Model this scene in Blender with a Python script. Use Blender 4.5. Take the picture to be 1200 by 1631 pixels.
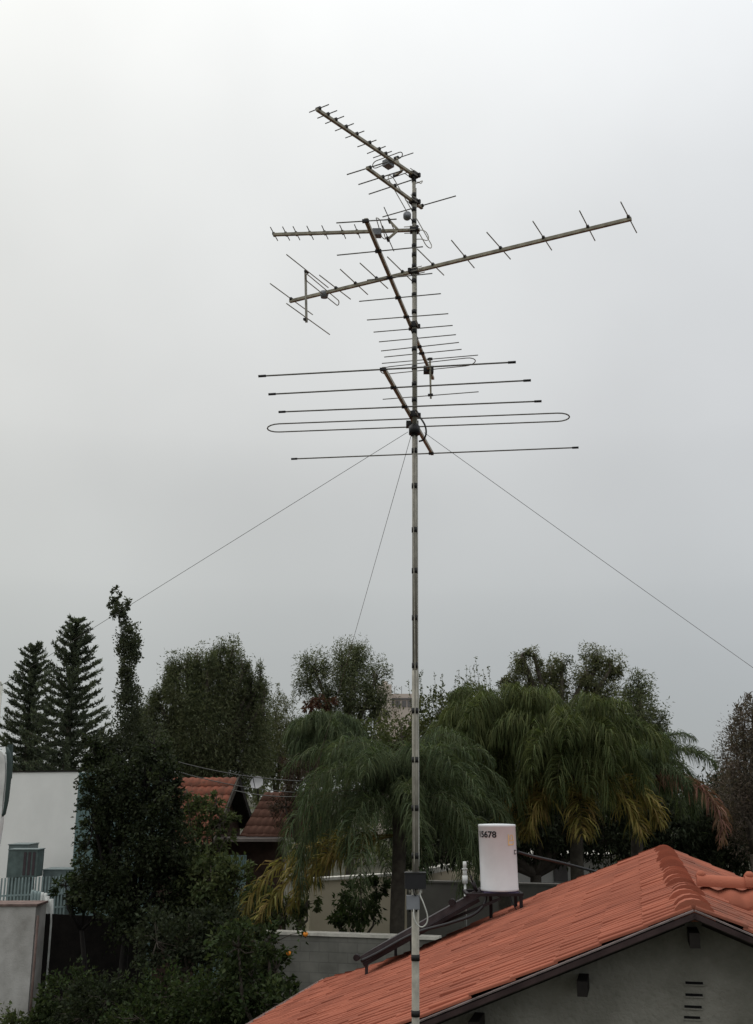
import bpy, math, random
import numpy as np
from math import sin, cos, tan, atan, radians as R, pi

for o in list(bpy.data.objects): bpy.data.objects.remove(o)
S = bpy.context.scene
COL = S.collection
rng = np.random.default_rng(7)
random.seed(7)

# ------------------------------------------------------------------ camera, sky, sun, exposure
FP = 1650.0                       # focal length in photo pixels (1200 x 1631)
CZ = 5.8                          # eye height above the yard
TH = atan((1262 - 815.5) / FP)    # upward pitch from the horizon row
cam = bpy.data.cameras.new('camera'); co = bpy.data.objects.new('camera', cam); COL.objects.link(co)
co.location = (0, 0, CZ); co.rotation_euler = (pi/2 + TH, 0, 0)
cam.sensor_fit = 'VERTICAL'; cam.sensor_height = 36; cam.sensor_width = 36
cam.lens = 36 * FP / 1631; cam.clip_end = 3000; cam.clip_start = .05
S.camera = co
S.view_settings.view_transform = 'Standard'; S.view_settings.look = 'None'
S.view_settings.exposure = 0; S.view_settings.gamma = 1

SUN_EL, SUN_AZ = R(62), R(-35)    # behind cloud, ahead and to the left
W = bpy.data.worlds.new('World'); S.world = W; W.use_nodes = True
nt = W.node_tree; nt.nodes.clear()
def N(t, **k):
    n = nt.nodes.new(t)
    for a, b in k.items(): setattr(n, a, b)
    return n
out = N('ShaderNodeOutputWorld'); bg = N('ShaderNodeBackground')
sky = N('ShaderNodeTexSky', sky_type='NISHITA', sun_disc=False, sun_elevation=SUN_EL, sun_rotation=SUN_AZ)
bg.inputs[1].default_value = .1
tc = N('ShaderNodeTexCoord'); sep = N('ShaderNodeSeparateXYZ'); nt.links.new(tc.outputs['Generated'], sep.inputs[0])
# cloud deck: brighter overhead and towards the hidden sun, with soft mottling
ramp = N('ShaderNodeValToRGB'); nt.links.new(sep.outputs[2], ramp.inputs[0])
cr = ramp.color_ramp; cr.interpolation = 'B_SPLINE'
cr.elements[0].position = 0; cr.elements[0].color = (.275, .288, .290, 1)
cr.elements[1].position = 1; cr.elements[1].color = (1, 1, .985, 1)
cr.interpolation = 'CARDINAL'
for p, c in ((.124, (.318, .328, .326, 1)), (.19, (.376, .384, .378, 1)), (.327, (.462, .466, .459, 1)), (.60, (.640, .645, .637, 1))):
    e = cr.elements.new(p); e.color = c
nz = N('ShaderNodeTexNoise'); nz.inputs['Scale'].default_value = 3.2; nz.inputs['Detail'].default_value = 5; nz.inputs['Roughness'].default_value = .45
nt.links.new(tc.outputs['Generated'], nz.inputs['Vector'])
mr = N('ShaderNodeMapRange'); mr.inputs[3].default_value = .935; mr.inputs[4].default_value = 1.055; mr.inputs[1].default_value = .3; mr.inputs[2].default_value = .7
nt.links.new(nz.outputs[0], mr.inputs[0])
md = N('ShaderNodeMapRange'); md.inputs[1].default_value = -.35; md.inputs[2].default_value = .35
nt.links.new(sep.outputs[0], md.inputs[0])
tint = N('ShaderNodeMixRGB'); nt.links.new(md.outputs[0], tint.inputs[0]); tint.inputs[1].default_value = (1.0, .997, .975, 1); tint.inputs[2].default_value = (.935, .948, .975, 1)
m15 = N('ShaderNodeMath', operation='MULTIPLY'); nt.links.new(mr.outputs[0], m15.inputs[0]); m15.inputs[1].default_value = 14.5
mm = N('ShaderNodeMath', operation='MULTIPLY'); nt.links.new(m15.outputs[0], mm.inputs[0]); mm.inputs[1].default_value = 1.03
sc = N('ShaderNodeVectorMath', operation='SCALE'); tm = N('ShaderNodeVectorMath', operation='MULTIPLY'); nt.links.new(ramp.outputs[0], tm.inputs[0]); nt.links.new(tint.outputs[0], tm.inputs[1]); nt.links.new(tm.outputs[0], sc.inputs[0]); nt.links.new(mm.outputs[0], sc.inputs['Scale'])
mx = N('ShaderNodeMixRGB'); mx.inputs[0].default_value = .95
nt.links.new(sky.outputs[0], mx.inputs[1]); nt.links.new(sc.outputs[0], mx.inputs[2])
nt.links.new(mx.outputs[0], bg.inputs[0]); nt.links.new(bg.outputs[0], out.inputs[0])

sl = bpy.data.lights.new('sun', 'SUN'); so = bpy.data.objects.new('sun', sl); COL.objects.link(so)
sl.energy = .7; sl.angle = R(35); sl.color = (1, .97, .93)
so.rotation_euler = (pi/2 - SUN_EL, 0, pi - SUN_AZ)   # light falls from ahead-left, high

# ------------------------------------------------------------------ pixel rays -> world points
C0 = np.array([0., 0., CZ])
def ray(px, py):
    x, u = (px - 600) / FP, -(py - 815.5) / FP
    return np.array([x, cos(TH) - u*sin(TH), sin(TH) + u*cos(TH)])
def at(px, py, Y):
    r = ray(px, py); return C0 + r * (Y / r[1])
def atz(px, py, z):
    r = ray(px, py); return C0 + r * ((z - CZ) / r[2])
def mpp(px, py, Y):                 # metres per photo pixel there
    r = ray(px, py); return Y / r[1] / FP

# ------------------------------------------------------------------ helpers
def unit(v): v = np.asarray(v, float); return v / (np.linalg.norm(v) + 1e-12)
def frame(d):
    d = unit(d); a = np.array([0, 0, 1.]) if abs(d[2]) < .9 else np.array([1., 0, 0])
    s = unit(np.cross(d, a)); return d, s, np.cross(s, d)
class MB:
    def __init__(self): self.v = []; self.f = []; self.n = 0; self.sm = []
    def add(self, V, F, smooth=False):
        self.v.append(np.asarray(V, float).reshape(-1, 3)); k = self.n
        for f in F: self.f.append([i + k for i in f]); self.sm.append(smooth)
        self.n += len(self.v[-1]); return self
    def box(self, c, half, ax=None):
        ax = np.eye(3) if ax is None else np.array(ax)
        V = [np.asarray(c) + sx*half[0]*ax[0] + sy*half[1]*ax[1] + sz*half[2]*ax[2] for sx in (-1, 1) for sy in (-1, 1) for sz in (-1, 1)]
        return self.add(V, [(0, 1, 3, 2), (4, 6, 7, 5), (0, 4, 5, 1), (2, 3, 7, 6), (0, 2, 6, 4), (1, 5, 7, 3)])
    def bar(self, a, b, w, h):       # square bar from a to b
        a, b = np.asarray(a, float), np.asarray(b, float); d, s, u = frame(b - a)
        return self.box((a + b)/2, (np.linalg.norm(b - a)/2, w/2, h/2), (d, s, u))
    def tube(self, pts, r, n=8, cap=True):
        pts = [np.asarray(p, float) for p in pts]; m = len(pts)
        r = [r]*m if np.isscalar(r) else list(r)
        d0 = unit(pts[1] - pts[0]); _, s, u = frame(d0); V = []
        for i, p in enumerate(pts):
            d = unit(pts[min(i+1, m-1)] - pts[max(i-1, 0)])
            s = unit(s - d*np.dot(s, d)); u = np.cross(d, s)
            for k in range(n):
                t = 2*pi*k/n; V.append(p + r[i]*(cos(t)*s + sin(t)*u))
        F = [(i*n+k, i*n+(k+1) % n, (i+1)*n+(k+1) % n, (i+1)*n+k) for i in range(m-1) for k in range(n)]
        self.add(V, F, True)
        if cap:
            k = self.n - len(V); self.f.append([k + i for i in range(n)][::-1]); self.f.append([k + (m-1)*n + i for i in range(n)]); self.sm += [False, False]
        return self
    def prism(self, poly, off):      # flat polygon extruded by a vector
        P = np.array(poly, float); n = len(P)
        F = [list(range(n))[::-1], [n + i for i in range(n)]] + [(i, (i+1) % n, n+(i+1) % n, n+i) for i in range(n)]
        return self.add(np.vstack([P, P + np.asarray(off)]), F)
    def build(self, name, mat, parent=None):
        return obj(name, np.vstack(self.v), self.f, mat, parent, self.sm)
def wloc(o):
    p = np.zeros(3)
    while o is not None: p = p + np.array(o.location); o = o.parent
    return p
def obj(name, V, F, mat, parent=None, smooth=None):
    me = bpy.data.meshes.new(name)
    V = np.asarray(V, float)
    o = bpy.data.objects.new(name, me); COL.objects.link(o)
    if parent is not None: o.parent = parent; V = V - wloc(parent)
    else:
        b = np.array([(V[:, 0].min()+V[:, 0].max())/2, (V[:, 1].min()+V[:, 1].max())/2, V[:, 2].min()])
        o.location = b; V = V - b
    if isinstance(F, np.ndarray):
        k = F.shape[1]; me.vertices.add(len(V)); me.vertices.foreach_set('co', V.astype(np.float32).ravel())
        me.loops.add(F.size); me.loops.foreach_set('vertex_index', F.astype(np.int32).ravel())
        me.polygons.add(len(F)); me.polygons.foreach_set('loop_start', np.arange(0, F.size, k, dtype=np.int32))
        me.update(calc_edges=True); me.validate()
    else:
        me.from_pydata(V.tolist(), [], F)
        if smooth is not None: me.polygons.foreach_set('use_smooth', smooth)
        me.update()
    me.materials.append(mat)
    return o
def tag(o, label, cat, group=None):
    o['label'] = label; o['category'] = cat
    if group: o['group'] = group
    return o
def thing(name, loc, label, cat, group=None):
    o = bpy.data.objects.new(name, None); COL.objects.link(o); o.location = tuple(loc); o.empty_display_size = .1
    return tag(o, label, cat, group)
def struct(o, kind='structure'): o['kind'] = kind; return o

# ------------------------------------------------------------------ materials
def mat(name, col, rough=.7, metal=0., var=.15, scale=6., bump=0., bscale=40., col2=None, island=0., spec=.3, detail=6, hue=0.):
    m = bpy.data.materials.new(name); m.use_nodes = True; t = m.node_tree; L = t.links.new
    b = t.nodes['Principled BSDF']; b.inputs['Roughness'].default_value = rough; b.inputs['Metallic'].default_value = metal
    b.inputs['Specular IOR Level'].default_value = spec
    c = t.nodes.new('ShaderNodeTexCoord'); n = t.nodes.new('ShaderNodeTexNoise'); n.inputs['Scale'].default_value = scale; n.inputs['Detail'].default_value = detail
    n.inputs['Roughness'].default_value = .6
    L(c.outputs['Object'], n.inputs['Vector'])
    r = t.nodes.new('ShaderNodeValToRGB'); L(n.outputs[0], r.inputs[0])
    a2 = col2 if col2 else tuple(min(1, x*(1+var)) for x in col); a1 = col if col2 else tuple(x*(1-var) for x in col)
    r.color_ramp.elements[0].position = .32; r.color_ramp.elements[0].color = (*a1, 1)
    r.color_ramp.elements[1].position = .68; r.color_ramp.elements[1].color = (*a2, 1)
    src = r.outputs[0]
    if island:
        g = t.nodes.new('ShaderNodeNewGeometry'); h = t.nodes.new('ShaderNodeHueSaturation')
        mp = t.nodes.new('ShaderNodeMapRange'); mp.inputs[3].default_value = 1 - island; mp.inputs[4].default_value = 1 + island
        L(g.outputs['Random Per Island'], mp.inputs[0]); L(mp.outputs[0], h.inputs['Value'])
        if hue:
            mh = t.nodes.new('ShaderNodeMapRange'); mh.inputs[3].default_value = .5 - hue; mh.inputs[4].default_value = .5 + hue*.6
            ml = t.nodes.new('ShaderNodeMath'); ml.operation = 'MULTIPLY'; ml.inputs[1].default_value = 7.31
            mf = t.nodes.new('ShaderNodeMath'); mf.operation = 'FRACT'
            L(g.outputs['Random Per Island'], ml.inputs[0]); L(ml.outputs[0], mf.inputs[0]); L(mf.outputs[0], mh.inputs[0]); L(mh.outputs[0], h.inputs['Hue'])
        L(src, h.inputs['Color']); src = h.outputs[0]
    L(src, b.inputs['Base Color'])
    if bump:
        n2 = t.nodes.new('ShaderNodeTexNoise'); n2.inputs['Scale'].default_value = bscale; n2.inputs['Detail'].default_value = 8
        L(c.outputs['Object'], n2.inputs['Vector'])
        bp = t.nodes.new('ShaderNodeBump'); bp.inputs['Strength'].default_value = bump; bp.inputs['Distance'].default_value = .02
        L(n2.outputs[0], bp.inputs['Height']); L(bp.outputs[0], b.inputs['Normal'])
    return m
def leafmat(name, col, col2=None, island=.45, rough=.65, hue=.03, spec=.1, scale=1.2):
    m = mat(name, col, rough=rough, scale=scale, col2=col2 or tuple(x*1.6 for x in col), island=island, hue=hue, spec=spec)
    t = m.node_tree; b = t.nodes['Principled BSDF']; o = t.nodes['Material Output']      # light passes through the leaf blades
    tr = t.nodes.new('ShaderNodeBsdfTranslucent'); ms_ = t.nodes.new('ShaderNodeMixShader'); ms_.inputs[0].default_value = .3
    gm = t.nodes.new('ShaderNodeMixRGB'); gm.blend_type = 'MULTIPLY'; gm.inputs[0].default_value = 1; gm.inputs[2].default_value = (1.45, 1.5, 1.0, 1)
    src = b.inputs['Base Color'].links[0].from_socket
    t.links.new(src, gm.inputs[1]); t.links.new(gm.outputs[0], tr.inputs[0]); t.links.new(b.outputs[0], ms_.inputs[1]); t.links.new(tr.outputs[0], ms_.inputs[2]); t.links.new(ms_.outputs[0], o.inputs[0])
    return m

M = dict(
    galv=mat('galvanised', (.36, .34, .29), .5, .55, var=.3, scale=25),
    pipe=mat('painted_pipe', (.30, .285, .24), .6, .1, var=.3, scale=9),
    alu=mat('weathered_aluminium', (.33, .315, .27), .5, .05, var=.3, scale=30),
    rod=mat('dark_rod', (.16, .155, .14), .5, .05, var=.3, scale=30),
    boom=mat('boom_metal', (.30, .275, .21), .5, .05, var=.4, scale=18),
    plastic=mat('black_plastic', (.018, .018, .020), .5),
    tape=mat('black_tape', (.015, .015, .014), .55),
    greyp=mat('grey_plastic', (.22, .23, .25), .5),
    white=mat('white_cable', (.5, .5, .46), .5),
    wire=mat('steel_wire', (.10, .10, .095), .6, .4),
    tank=mat('white_enamel', (.62, .635, .65), .35, var=.06, scale=3, spec=.4),
    ink=mat('black_ink', (.02, .02, .025), .6),
    logo=mat('orange_print', (.70, .50, .24), .6),
    iron=mat('dark_iron', (.02, .016, .018), .5, .3, var=.4),
    panel=mat('collector_glass', (.075, .066, .070), .4, spec=.6),
    pframe=mat('collector_frame', (.045, .036, .038), .45, .3, var=.4),
    purple=mat('tank_base', (.035, .02, .07), .5),
    fascia=mat('bargeboard_metal', (.055, .035, .035), .45, .2, var=.4, scale=4),
    edge=mat('edge_flashing', (.42, .38, .36), .4, .5, var=.3),
    verge=mat('verge_flashing', (.20, .165, .16), .45, .3, var=.4),
    wood=mat('dark_wood', (.016, .013, .011), .8, var=.4, scale=5),
    soffit=mat('soffit_boards', (.055, .048, .038), .85, var=.5, scale=8),
    render=mat('grey_render', (.165, .16, .135), .95, scale=2.2, detail=12, col2=(.31, .30, .265), bump=.9, bscale=28),
    slit=mat('slit_dark', (.004, .004, .004), .9),
    whitewall=mat('white_render', (.86, .86, .84), .9, var=.05, scale=.8, bump=.15, bscale=60),
    teal=mat('teal_metal', (.15, .19, .19), .5, .1, var=.2),
    tealdark=mat('teal_dark_metal', (.10, .135, .13), .5, .1, var=.25),
    tealwall=mat('teal_wall', (.16, .24, .235), .8, var=.2, scale=2),
    grille=mat('grille', (.06, .045, .05), .6),
    fence=mat('fence_paint', (.24, .31, .31), .6, var=.2),
    pvc=mat('white_pvc', (.62, .64, .62), .5),
    pillar=mat('rendered_pillar', (.32, .31, .29), .95, scale=1.6, col2=(.56, .55, .53), bump=.5, bscale=30),
    cap=mat('wall_cap', (.17, .12, .105), .9, var=.35, scale=4),
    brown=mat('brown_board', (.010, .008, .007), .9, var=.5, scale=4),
    beige=mat('beige_render', (.44, .385, .28), .95, scale=.9, col2=(.54, .48, .36), bump=.2),
    coping=mat('white_coping', (.60, .58, .52), .85, var=.2),
    greywall=mat('grey_wall', (.115, .11, .10), .95, scale=.7, col2=(.17, .165, .15), bump=.3),
    roofing=mat('flat_roof', (.16, .15, .14), .95, var=.3, scale=1),
    farwall=mat('far_wall', (.60, .52, .46), .9, var=.08, scale=.2),
    farwin=mat('far_window', (.16, .15, .15), .4),
    brickdark=mat('brown_wall', (.065, .040, .032), .95, var=.4, scale=3, bump=.3),
    slab=mat('canopy_slab', (.14, .12, .11), .9, var=.2),
    dish=mat('dish', (.34, .34, .35), .5, var=.1),
    ground=mat('earth', (.030, .032, .018), .95, scale=.5, col2=(.055, .050, .032), bump=.6, bscale=8),
    bark=mat('bark', (.055, .045, .036), .95, scale=5, col2=(.11, .095, .078), bump=.7, bscale=18),
    palmbark=mat('palm_bark', (.035, .03, .024), .95, scale=6, col2=(.075, .065, .052), bump=.8, bscale=14),
    orange=mat('orange_peel', (.75, .26, .03), .45, var=.15),
    lamp=mat('lamp_paint', (.52, .52, .46), .5),
    greenpad=mat('dark_green_paint', (.035, .058, .054), .5),
    l_norf=leafmat('norfolk_needles', (.052, .066, .048), (.105, .125, .085)),
    l_cyp=leafmat('cypress_scales', (.034, .042, .028), (.080, .092, .058)),
    l_mass=leafmat('ivy_leaves', (.012, .017, .009), (.042, .054, .028), island=.6),
    l_euc=leafmat('eucalyptus_leaves', (.058, .072, .038), (.120, .134, .072)),
    l_euc2=leafmat('thin_tree_leaves', (.066, .076, .040), (.130, .136, .070)),
    l_olive=leafmat('olive_leaves', (.048, .062, .026), (.095, .105, .045)),
    l_red=leafmat('red_leaves', (.06, .028, .018), (.09, .05, .03)),
    l_tam=leafmat('tamarisk_leaves', (.075, .070, .055), (.15, .115, .095)),
    l_tamd=leafmat('brown_twig_leaves', (.030, .022, .016), (.060, .042, .030)),
    l_dark=leafmat('dark_leaves', (.020, .026, .016), (.045, .056, .032)),
    l_mid=leafmat('hedge_leaves', (.042, .058, .024), (.090, .110, .048), island=.5),
    l_cit=leafmat('citrus_leaves', (.020, .032, .012), (.050, .070, .028), island=.6, rough=.6),
    l_palm=leafmat('palm_leaflets', (.046, .064, .024), (.105, .125, .050), island=.5, rough=.7),
    l_palm2=leafmat('palm_leaflets_bluish', (.044, .064, .032), (.095, .120, .062), island=.5, rough=.7),
    l_yel=leafmat('yellowing_leaflets', (.12, .115, .032), (.25, .195, .065), island=.5, scale=2.5),
    l_dead=leafmat('dead_leaflets', (.15, .085, .055), (.22, .13, .09), island=.35),
    rachis=mat('palm_stalk', (.10, .10, .05), .6),
)
def tilemat():
    m = bpy.data.materials.new('clay_tiles'); m.use_nodes = True; t = m.node_tree; L = t.links.new; b = t.nodes['Principled BSDF']
    b.inputs['Roughness'].default_value = .9; b.inputs['Specular IOR Level'].default_value = .1
    c = t.nodes.new('ShaderNodeTexCoord'); g = t.nodes.new('ShaderNodeNewGeometry')
    n = t.nodes.new('ShaderNodeTexNoise'); n.inputs['Scale'].default_value = 1.3; n.inputs['Detail'].default_value = 7; L(c.outputs['Object'], n.inputs['Vector'])
    r = t.nodes.new('ShaderNodeValToRGB'); L(n.outputs[0], r.inputs[0])
    e = r.color_ramp.elements; e[0].position = .3; e[0].color = (.25, .083, .054, 1); e[1].position = .72; e[1].color = (.38, .128, .080, 1)
    h = t.nodes.new('ShaderNodeHueSaturation'); mp = t.nodes.new('ShaderNodeMapRange'); mp.inputs[3].default_value = .90; mp.inputs[4].default_value = 1.07
    a0 = t.nodes.new('ShaderNodeAttribute'); a0.attribute_name = 'tile'; L(a0.outputs['Fac'], mp.inputs[0]); L(mp.outputs[0], h.inputs['Value']); L(r.outputs[0], h.inputs['Color'])
    a = t.nodes.new('ShaderNodeAttribute'); a.attribute_name = 'moss'  # moss, plus painted shade under the collector and on the lean-to
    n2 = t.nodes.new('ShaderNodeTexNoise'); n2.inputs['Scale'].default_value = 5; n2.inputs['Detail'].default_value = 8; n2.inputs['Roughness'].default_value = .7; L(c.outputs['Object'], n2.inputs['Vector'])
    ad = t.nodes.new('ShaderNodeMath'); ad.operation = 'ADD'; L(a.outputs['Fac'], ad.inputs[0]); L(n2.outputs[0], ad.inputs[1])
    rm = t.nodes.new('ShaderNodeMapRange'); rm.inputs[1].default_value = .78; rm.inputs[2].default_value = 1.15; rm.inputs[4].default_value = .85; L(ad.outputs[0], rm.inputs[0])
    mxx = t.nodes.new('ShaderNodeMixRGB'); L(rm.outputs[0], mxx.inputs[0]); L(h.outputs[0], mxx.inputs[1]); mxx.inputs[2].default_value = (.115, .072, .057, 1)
    L(mxx.outputs[0], b.inputs['Base Color'])
    n3 = t.nodes.new('ShaderNodeTexNoise'); n3.inputs['Scale'].default_value = 60; n3.inputs['Detail'].default_value = 6; L(c.outputs['Object'], n3.inputs['Vector'])
    bp = t.nodes.new('ShaderNodeBump'); bp.inputs['Strength'].default_value = .35; bp.inputs['Distance'].default_value = .01; L(n3.outputs[0], bp.inputs['Height']); L(bp.outputs[0], b.inputs['Normal'])
    return m
M['tile'] = tilemat()
def blockmat():
    m = bpy.data.materials.new('concrete_blocks'); m.use_nodes = True; t = m.node_tree; L = t.links.new; b = t.nodes['Principled BSDF']; b.inputs['Roughness'].default_value = .95
    c = t.nodes.new('ShaderNodeTexCoord'); mp = t.nodes.new('ShaderNodeMapping'); mp.inputs['Rotation'].default_value = (pi/2, 0, 0); L(c.outputs['Object'], mp.inputs[0])
    k = t.nodes.new('ShaderNodeTexBrick'); L(mp.outputs[0], k.inputs[0]); k.inputs['Scale'].default_value = 1
    k.inputs['Brick Width'].default_value = .4; k.inputs['Row Height'].default_value = .2; k.inputs['Mortar Size'].default_value = .012
    k.inputs['Color1'].default_value = (.185, .182, .16, 1); k.inputs['Color2'].default_value = (.21, .207, .185, 1); k.inputs['Mortar'].default_value = (.165, .162, .145, 1)
    n = t.nodes.new('ShaderNodeTexNoise'); n.inputs['Scale'].default_value = 1.8; n.inputs['Detail'].default_value = 8; L(c.outputs['Object'], n.inputs['Vector'])
    mr = t.nodes.new('ShaderNodeMapRange'); mr.inputs[1].default_value = .3; mr.inputs[2].default_value = .7; mr.inputs[3].default_value = .6; mr.inputs[4].default_value = 1.25; L(n.outputs[0], mr.inputs[0])
    h = t.nodes.new('ShaderNodeHueSaturation'); L(k.outputs[0], h.inputs['Color']); L(mr.outputs[0], h.inputs['Value']); L(h.outputs[0], b.inputs['Base Color'])
    bp = t.nodes.new('ShaderNodeBump'); bp.inputs['Strength'].default_value = .4; bp.inputs['Distance'].default_value = .01; bp.invert = True; L(k.outputs['Fac'], bp.inputs['Height']); L(bp.outputs[0], b.inputs['Normal'])
    return m
M['block'] = blockmat()

# ------------------------------------------------------------------ ground
g = 700
struct(obj('ground', [(-g, -g, 0), (g, -g, 0), (g, 2*g, 0), (-g, 2*g, 0)], [(0, 1, 2, 3)], M['ground']))

# ------------------------------------------------------------------ the tiled house in front
PHI, AL = .2365, R(22.1)
A = at(1106, 1452, 7.8)
rd = np.array([sin(PHI), cos(PHI), 0]); lf = np.array([-cos(PHI), sin(PHI), 0])
UP = np.array([0, 0, 1.])
dl = lf*cos(AL) - UP*sin(AL); nl = lf*sin(AL) + UP*cos(AL)
dr = -lf*cos(AL) - UP*sin(AL); nr = -lf*sin(AL) + UP*cos(AL)
RL, SW = 8.95, 6.15                 # ridge length, slope width
house = thing('tiled_house', (*(A + rd*6)[:2], 0), 'grey rendered house with a red clay tile gable roof, at the lower right in front', 'house')

def tiles(O, du, dv, nn, U0, U1, V1, name, parent, moss=None, pitch=.205, course=.345, amp=.034, flat=False, ulim=None):
    """overlapping clay tiles as one sheet: du along the ridge, dv down the slope; flat = low interlocking tiles with a side lip"""
    r2 = np.random.default_rng(5)
    nc = int(math.ceil(V1/course)); V = []; F = []; ms = []; tl = []; base = 0
    nt_ = int(math.ceil((U1 - U0)/pitch))
    if flat: pr = [(0, -.002), (.004, .013), (.03, .019), (.2, .023), (.45, .020), (.7, .010), (.9, .004), (.997, .002)]
    else: pr = [(k/9, amp*(.5 - .5*cos(2*pi*k/9))**.8) for k in range(9)]
    us = np.concatenate([U0 + (t + np.array([p[0] for p in pr]))*pitch for t in range(nt_)]); hs_ = np.tile([p[1] for p in pr], nt_); tix = np.repeat(np.arange(nt_), len(pr))
    k_ = us <= U1; us, hs_, tix = us[k_], hs_[k_], tix[k_]; n = len(us); lift_ = .013 if flat else .03
    for c in range(nc):
        v0, v1 = c*course, min((c+1)*course + .02, V1 + .03)
        jit = r2.normal(0, .0014 if flat else .0035, nt_)[tix]; tr = r2.random(nt_)[tix]; slip = r2.normal(0, .004, nt_)[tix]; rot = r2.normal(0, .004, nt_)[tix]
        for (v, lift) in ((v0, 0.), (v1, lift_), (v1, None)):
            hh = hs_ + jit + (lift + rot*(v - v0)/course if lift is not None else 0)
            if lift is None: hh = np.minimum(hh, hs_*.2 - .004)
            uu_ = us if ulim is None else np.minimum(us, ulim(v))
            V.append(O + uu_[:, None]*du + (v + slip)[:, None]*dv + hh[:, None]*nn)
            ms.append(moss(us, np.full_like(us, v)) if moss else us*0); tl.append(tr)
        for k in (0, 1):
            i = np.arange(n-1); a = base + k*n + i
            F.append(np.stack([a, a+n, a+n+1, a+1], 1))
        base += 3*n
    V = np.vstack(V); F = np.vstack(F)
    o = obj(name, V, F, M['tile'], parent)
    at_ = o.data.attributes.new('moss', 'FLOAT', 'POINT'); at_.data.foreach_set('value', np.concatenate(ms).astype(np.float32))
    at_ = o.data.attributes.new('tile', 'FLOAT', 'POINT'); at_.data.foreach_set('value', np.concatenate(tl).astype(np.float32))
    o.data.polygons.foreach_set('use_smooth', np.full(len(F), not flat, bool))
    return o
def ULIM(v): return np.interp(v, [0, 1.07, 1.65, 2.4, 3.0, 3.7, 4.3, 5.0, 6.15], [RL, 9.0, 9.5, 9.25, 8.75, 8.1, 8.3, 8.8, 10.5])
def mossShadeL(u, v):
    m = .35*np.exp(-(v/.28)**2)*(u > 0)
    c = 2.4 + (u - 7.5)*1.41 + .10*np.sin(u*11) + .05*np.sin(u*23)          # dark trail: shade under the collector painted in, with some algae
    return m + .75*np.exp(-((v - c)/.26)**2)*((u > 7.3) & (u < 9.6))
def mossR(u, v): return .18 + .22*np.exp(-(v/1.2)**2) + .1*np.sin(u*2.1)*np.sin(v*3)
roof = tiles(A + nl*.02, rd, dl, nl, .02, RL + 1.7, SW, 'roof', house, mossShadeL, pitch=.16, flat=True, ulim=ULIM)
roof['label'] = 'long left slope of red clay tiles'
rt = tiles(A + nr*.02, rd, dr, nr, .02, RL, 4.2, 'roof', house, mossR, pitch=.2, flat=True)
rt['label'] = 'right slope of mossy browned clay tiles'
# wing: its ridge leaves the main ridge and runs to the right
UW = 2.05
O2 = A + rd*UW - UP*.02
fw = -rd*cos(AL) - UP*sin(AL); nw = -rd*sin(AL) + UP*cos(AL)
wing = tiles(O2, -lf, fw, nw, .1, 7.0, 1.45, 'wing_roof', house, lambda u, v: u*0 - .15)
bw = rd*cos(AL) - UP*sin(AL); nb = rd*sin(AL) + UP*cos(AL)
tiles(O2, -lf, bw, nb, .1, 7.0, 2.6, 'wing_roof', house, lambda u, v: u*0)
def caps(P, d, L, n0, side, up, parent, name, r=.135, step=.41):
    mb = MB(); k = int(L/step)
    for i in range(k):
        P_ = P + side*random.gauss(0, .010) + up*random.gauss(0, .006); a = P_ + d*(i*step + random.gauss(0, .012)); b = a + d*(step + .05) + side*random.gauss(0, .008); V = []
        for (q, rr, dz) in ((a, r*1.09, .020), (a + d*.05, r*1.08, .018), (b, r*.97, .002)):
            for j in range(11):
                t = pi*(-.08 + 1.16*j/10); V.append(q + side*rr*cos(t) + up*(rr*.82*sin(t) + dz))
        F = [(m*11+j, m*11+j+1, (m+1)*11+j+1, (m+1)*11+j) for m in range(2) for j in range(10)] 
        mb.add(V, F, True); mb.add(V[:11], [list(range(11))])
    if name == 'wing_ridge_cap':
        for i in range(k): a = P + d*(i*step + .02); mb.tube([a + up*(r*.9), a + up*(r*.9 + .030), a + up*(r*.9 + .05)], [.05, .042, .02], 8)
    o = mb.build(name, M['tile'], parent)
    mo = .02 + .22*np.random.default_rng(3).random(mb.n) if name == 'ridge_cap' else np.zeros(mb.n)
    x = o.data.attributes.new('moss', 'FLOAT', 'POINT'); x.data.foreach_set('value', mo.astype(np.float32))
    tr = np.resize(np.repeat(np.random.default_rng(4).random(k), 44), mb.n)
    x = o.data.attributes.new('tile', 'FLOAT', 'POINT'); x.data.foreach_set('value', tr.astype(np.float32))
    return o
caps(A - UP*.065 + rd*.05, rd, RL - .2, 1, lf, UP, roof, 'ridge_cap')
caps(O2 - lf*.15 + UP*.03, -lf, 6.8, 1, rd, UP, wing, 'wing_ridge_cap', r=.088)
# mortar bed under main ridge caps
mb = MB(); r2 = np.random.default_rng(8); n = 160
for s in (lf, -lf):
    V = []
    for i in range(n + 1):
        p = A + rd*(.06 + (RL - .25)*i/n); w = .185 + .018*r2.normal(); h = -.030 + .008*r2.normal()
        V += [p + s*.06 + UP*-.02, p + s*(w - .03) + UP*(h - .02), p + s*w + UP*(-.075)]
    mb.add(V, [(3*i+j, 3*i+j+1, 3*i+j+4, 3*i+j+3) for i in range(n) for j in range(2)], True)
mb.build('mortar', mat('ridge_mortar', (.20, .10, .075), .95, scale=7, col2=(.34, .14, .10), bump=.6, bscale=30), roof)
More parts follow.
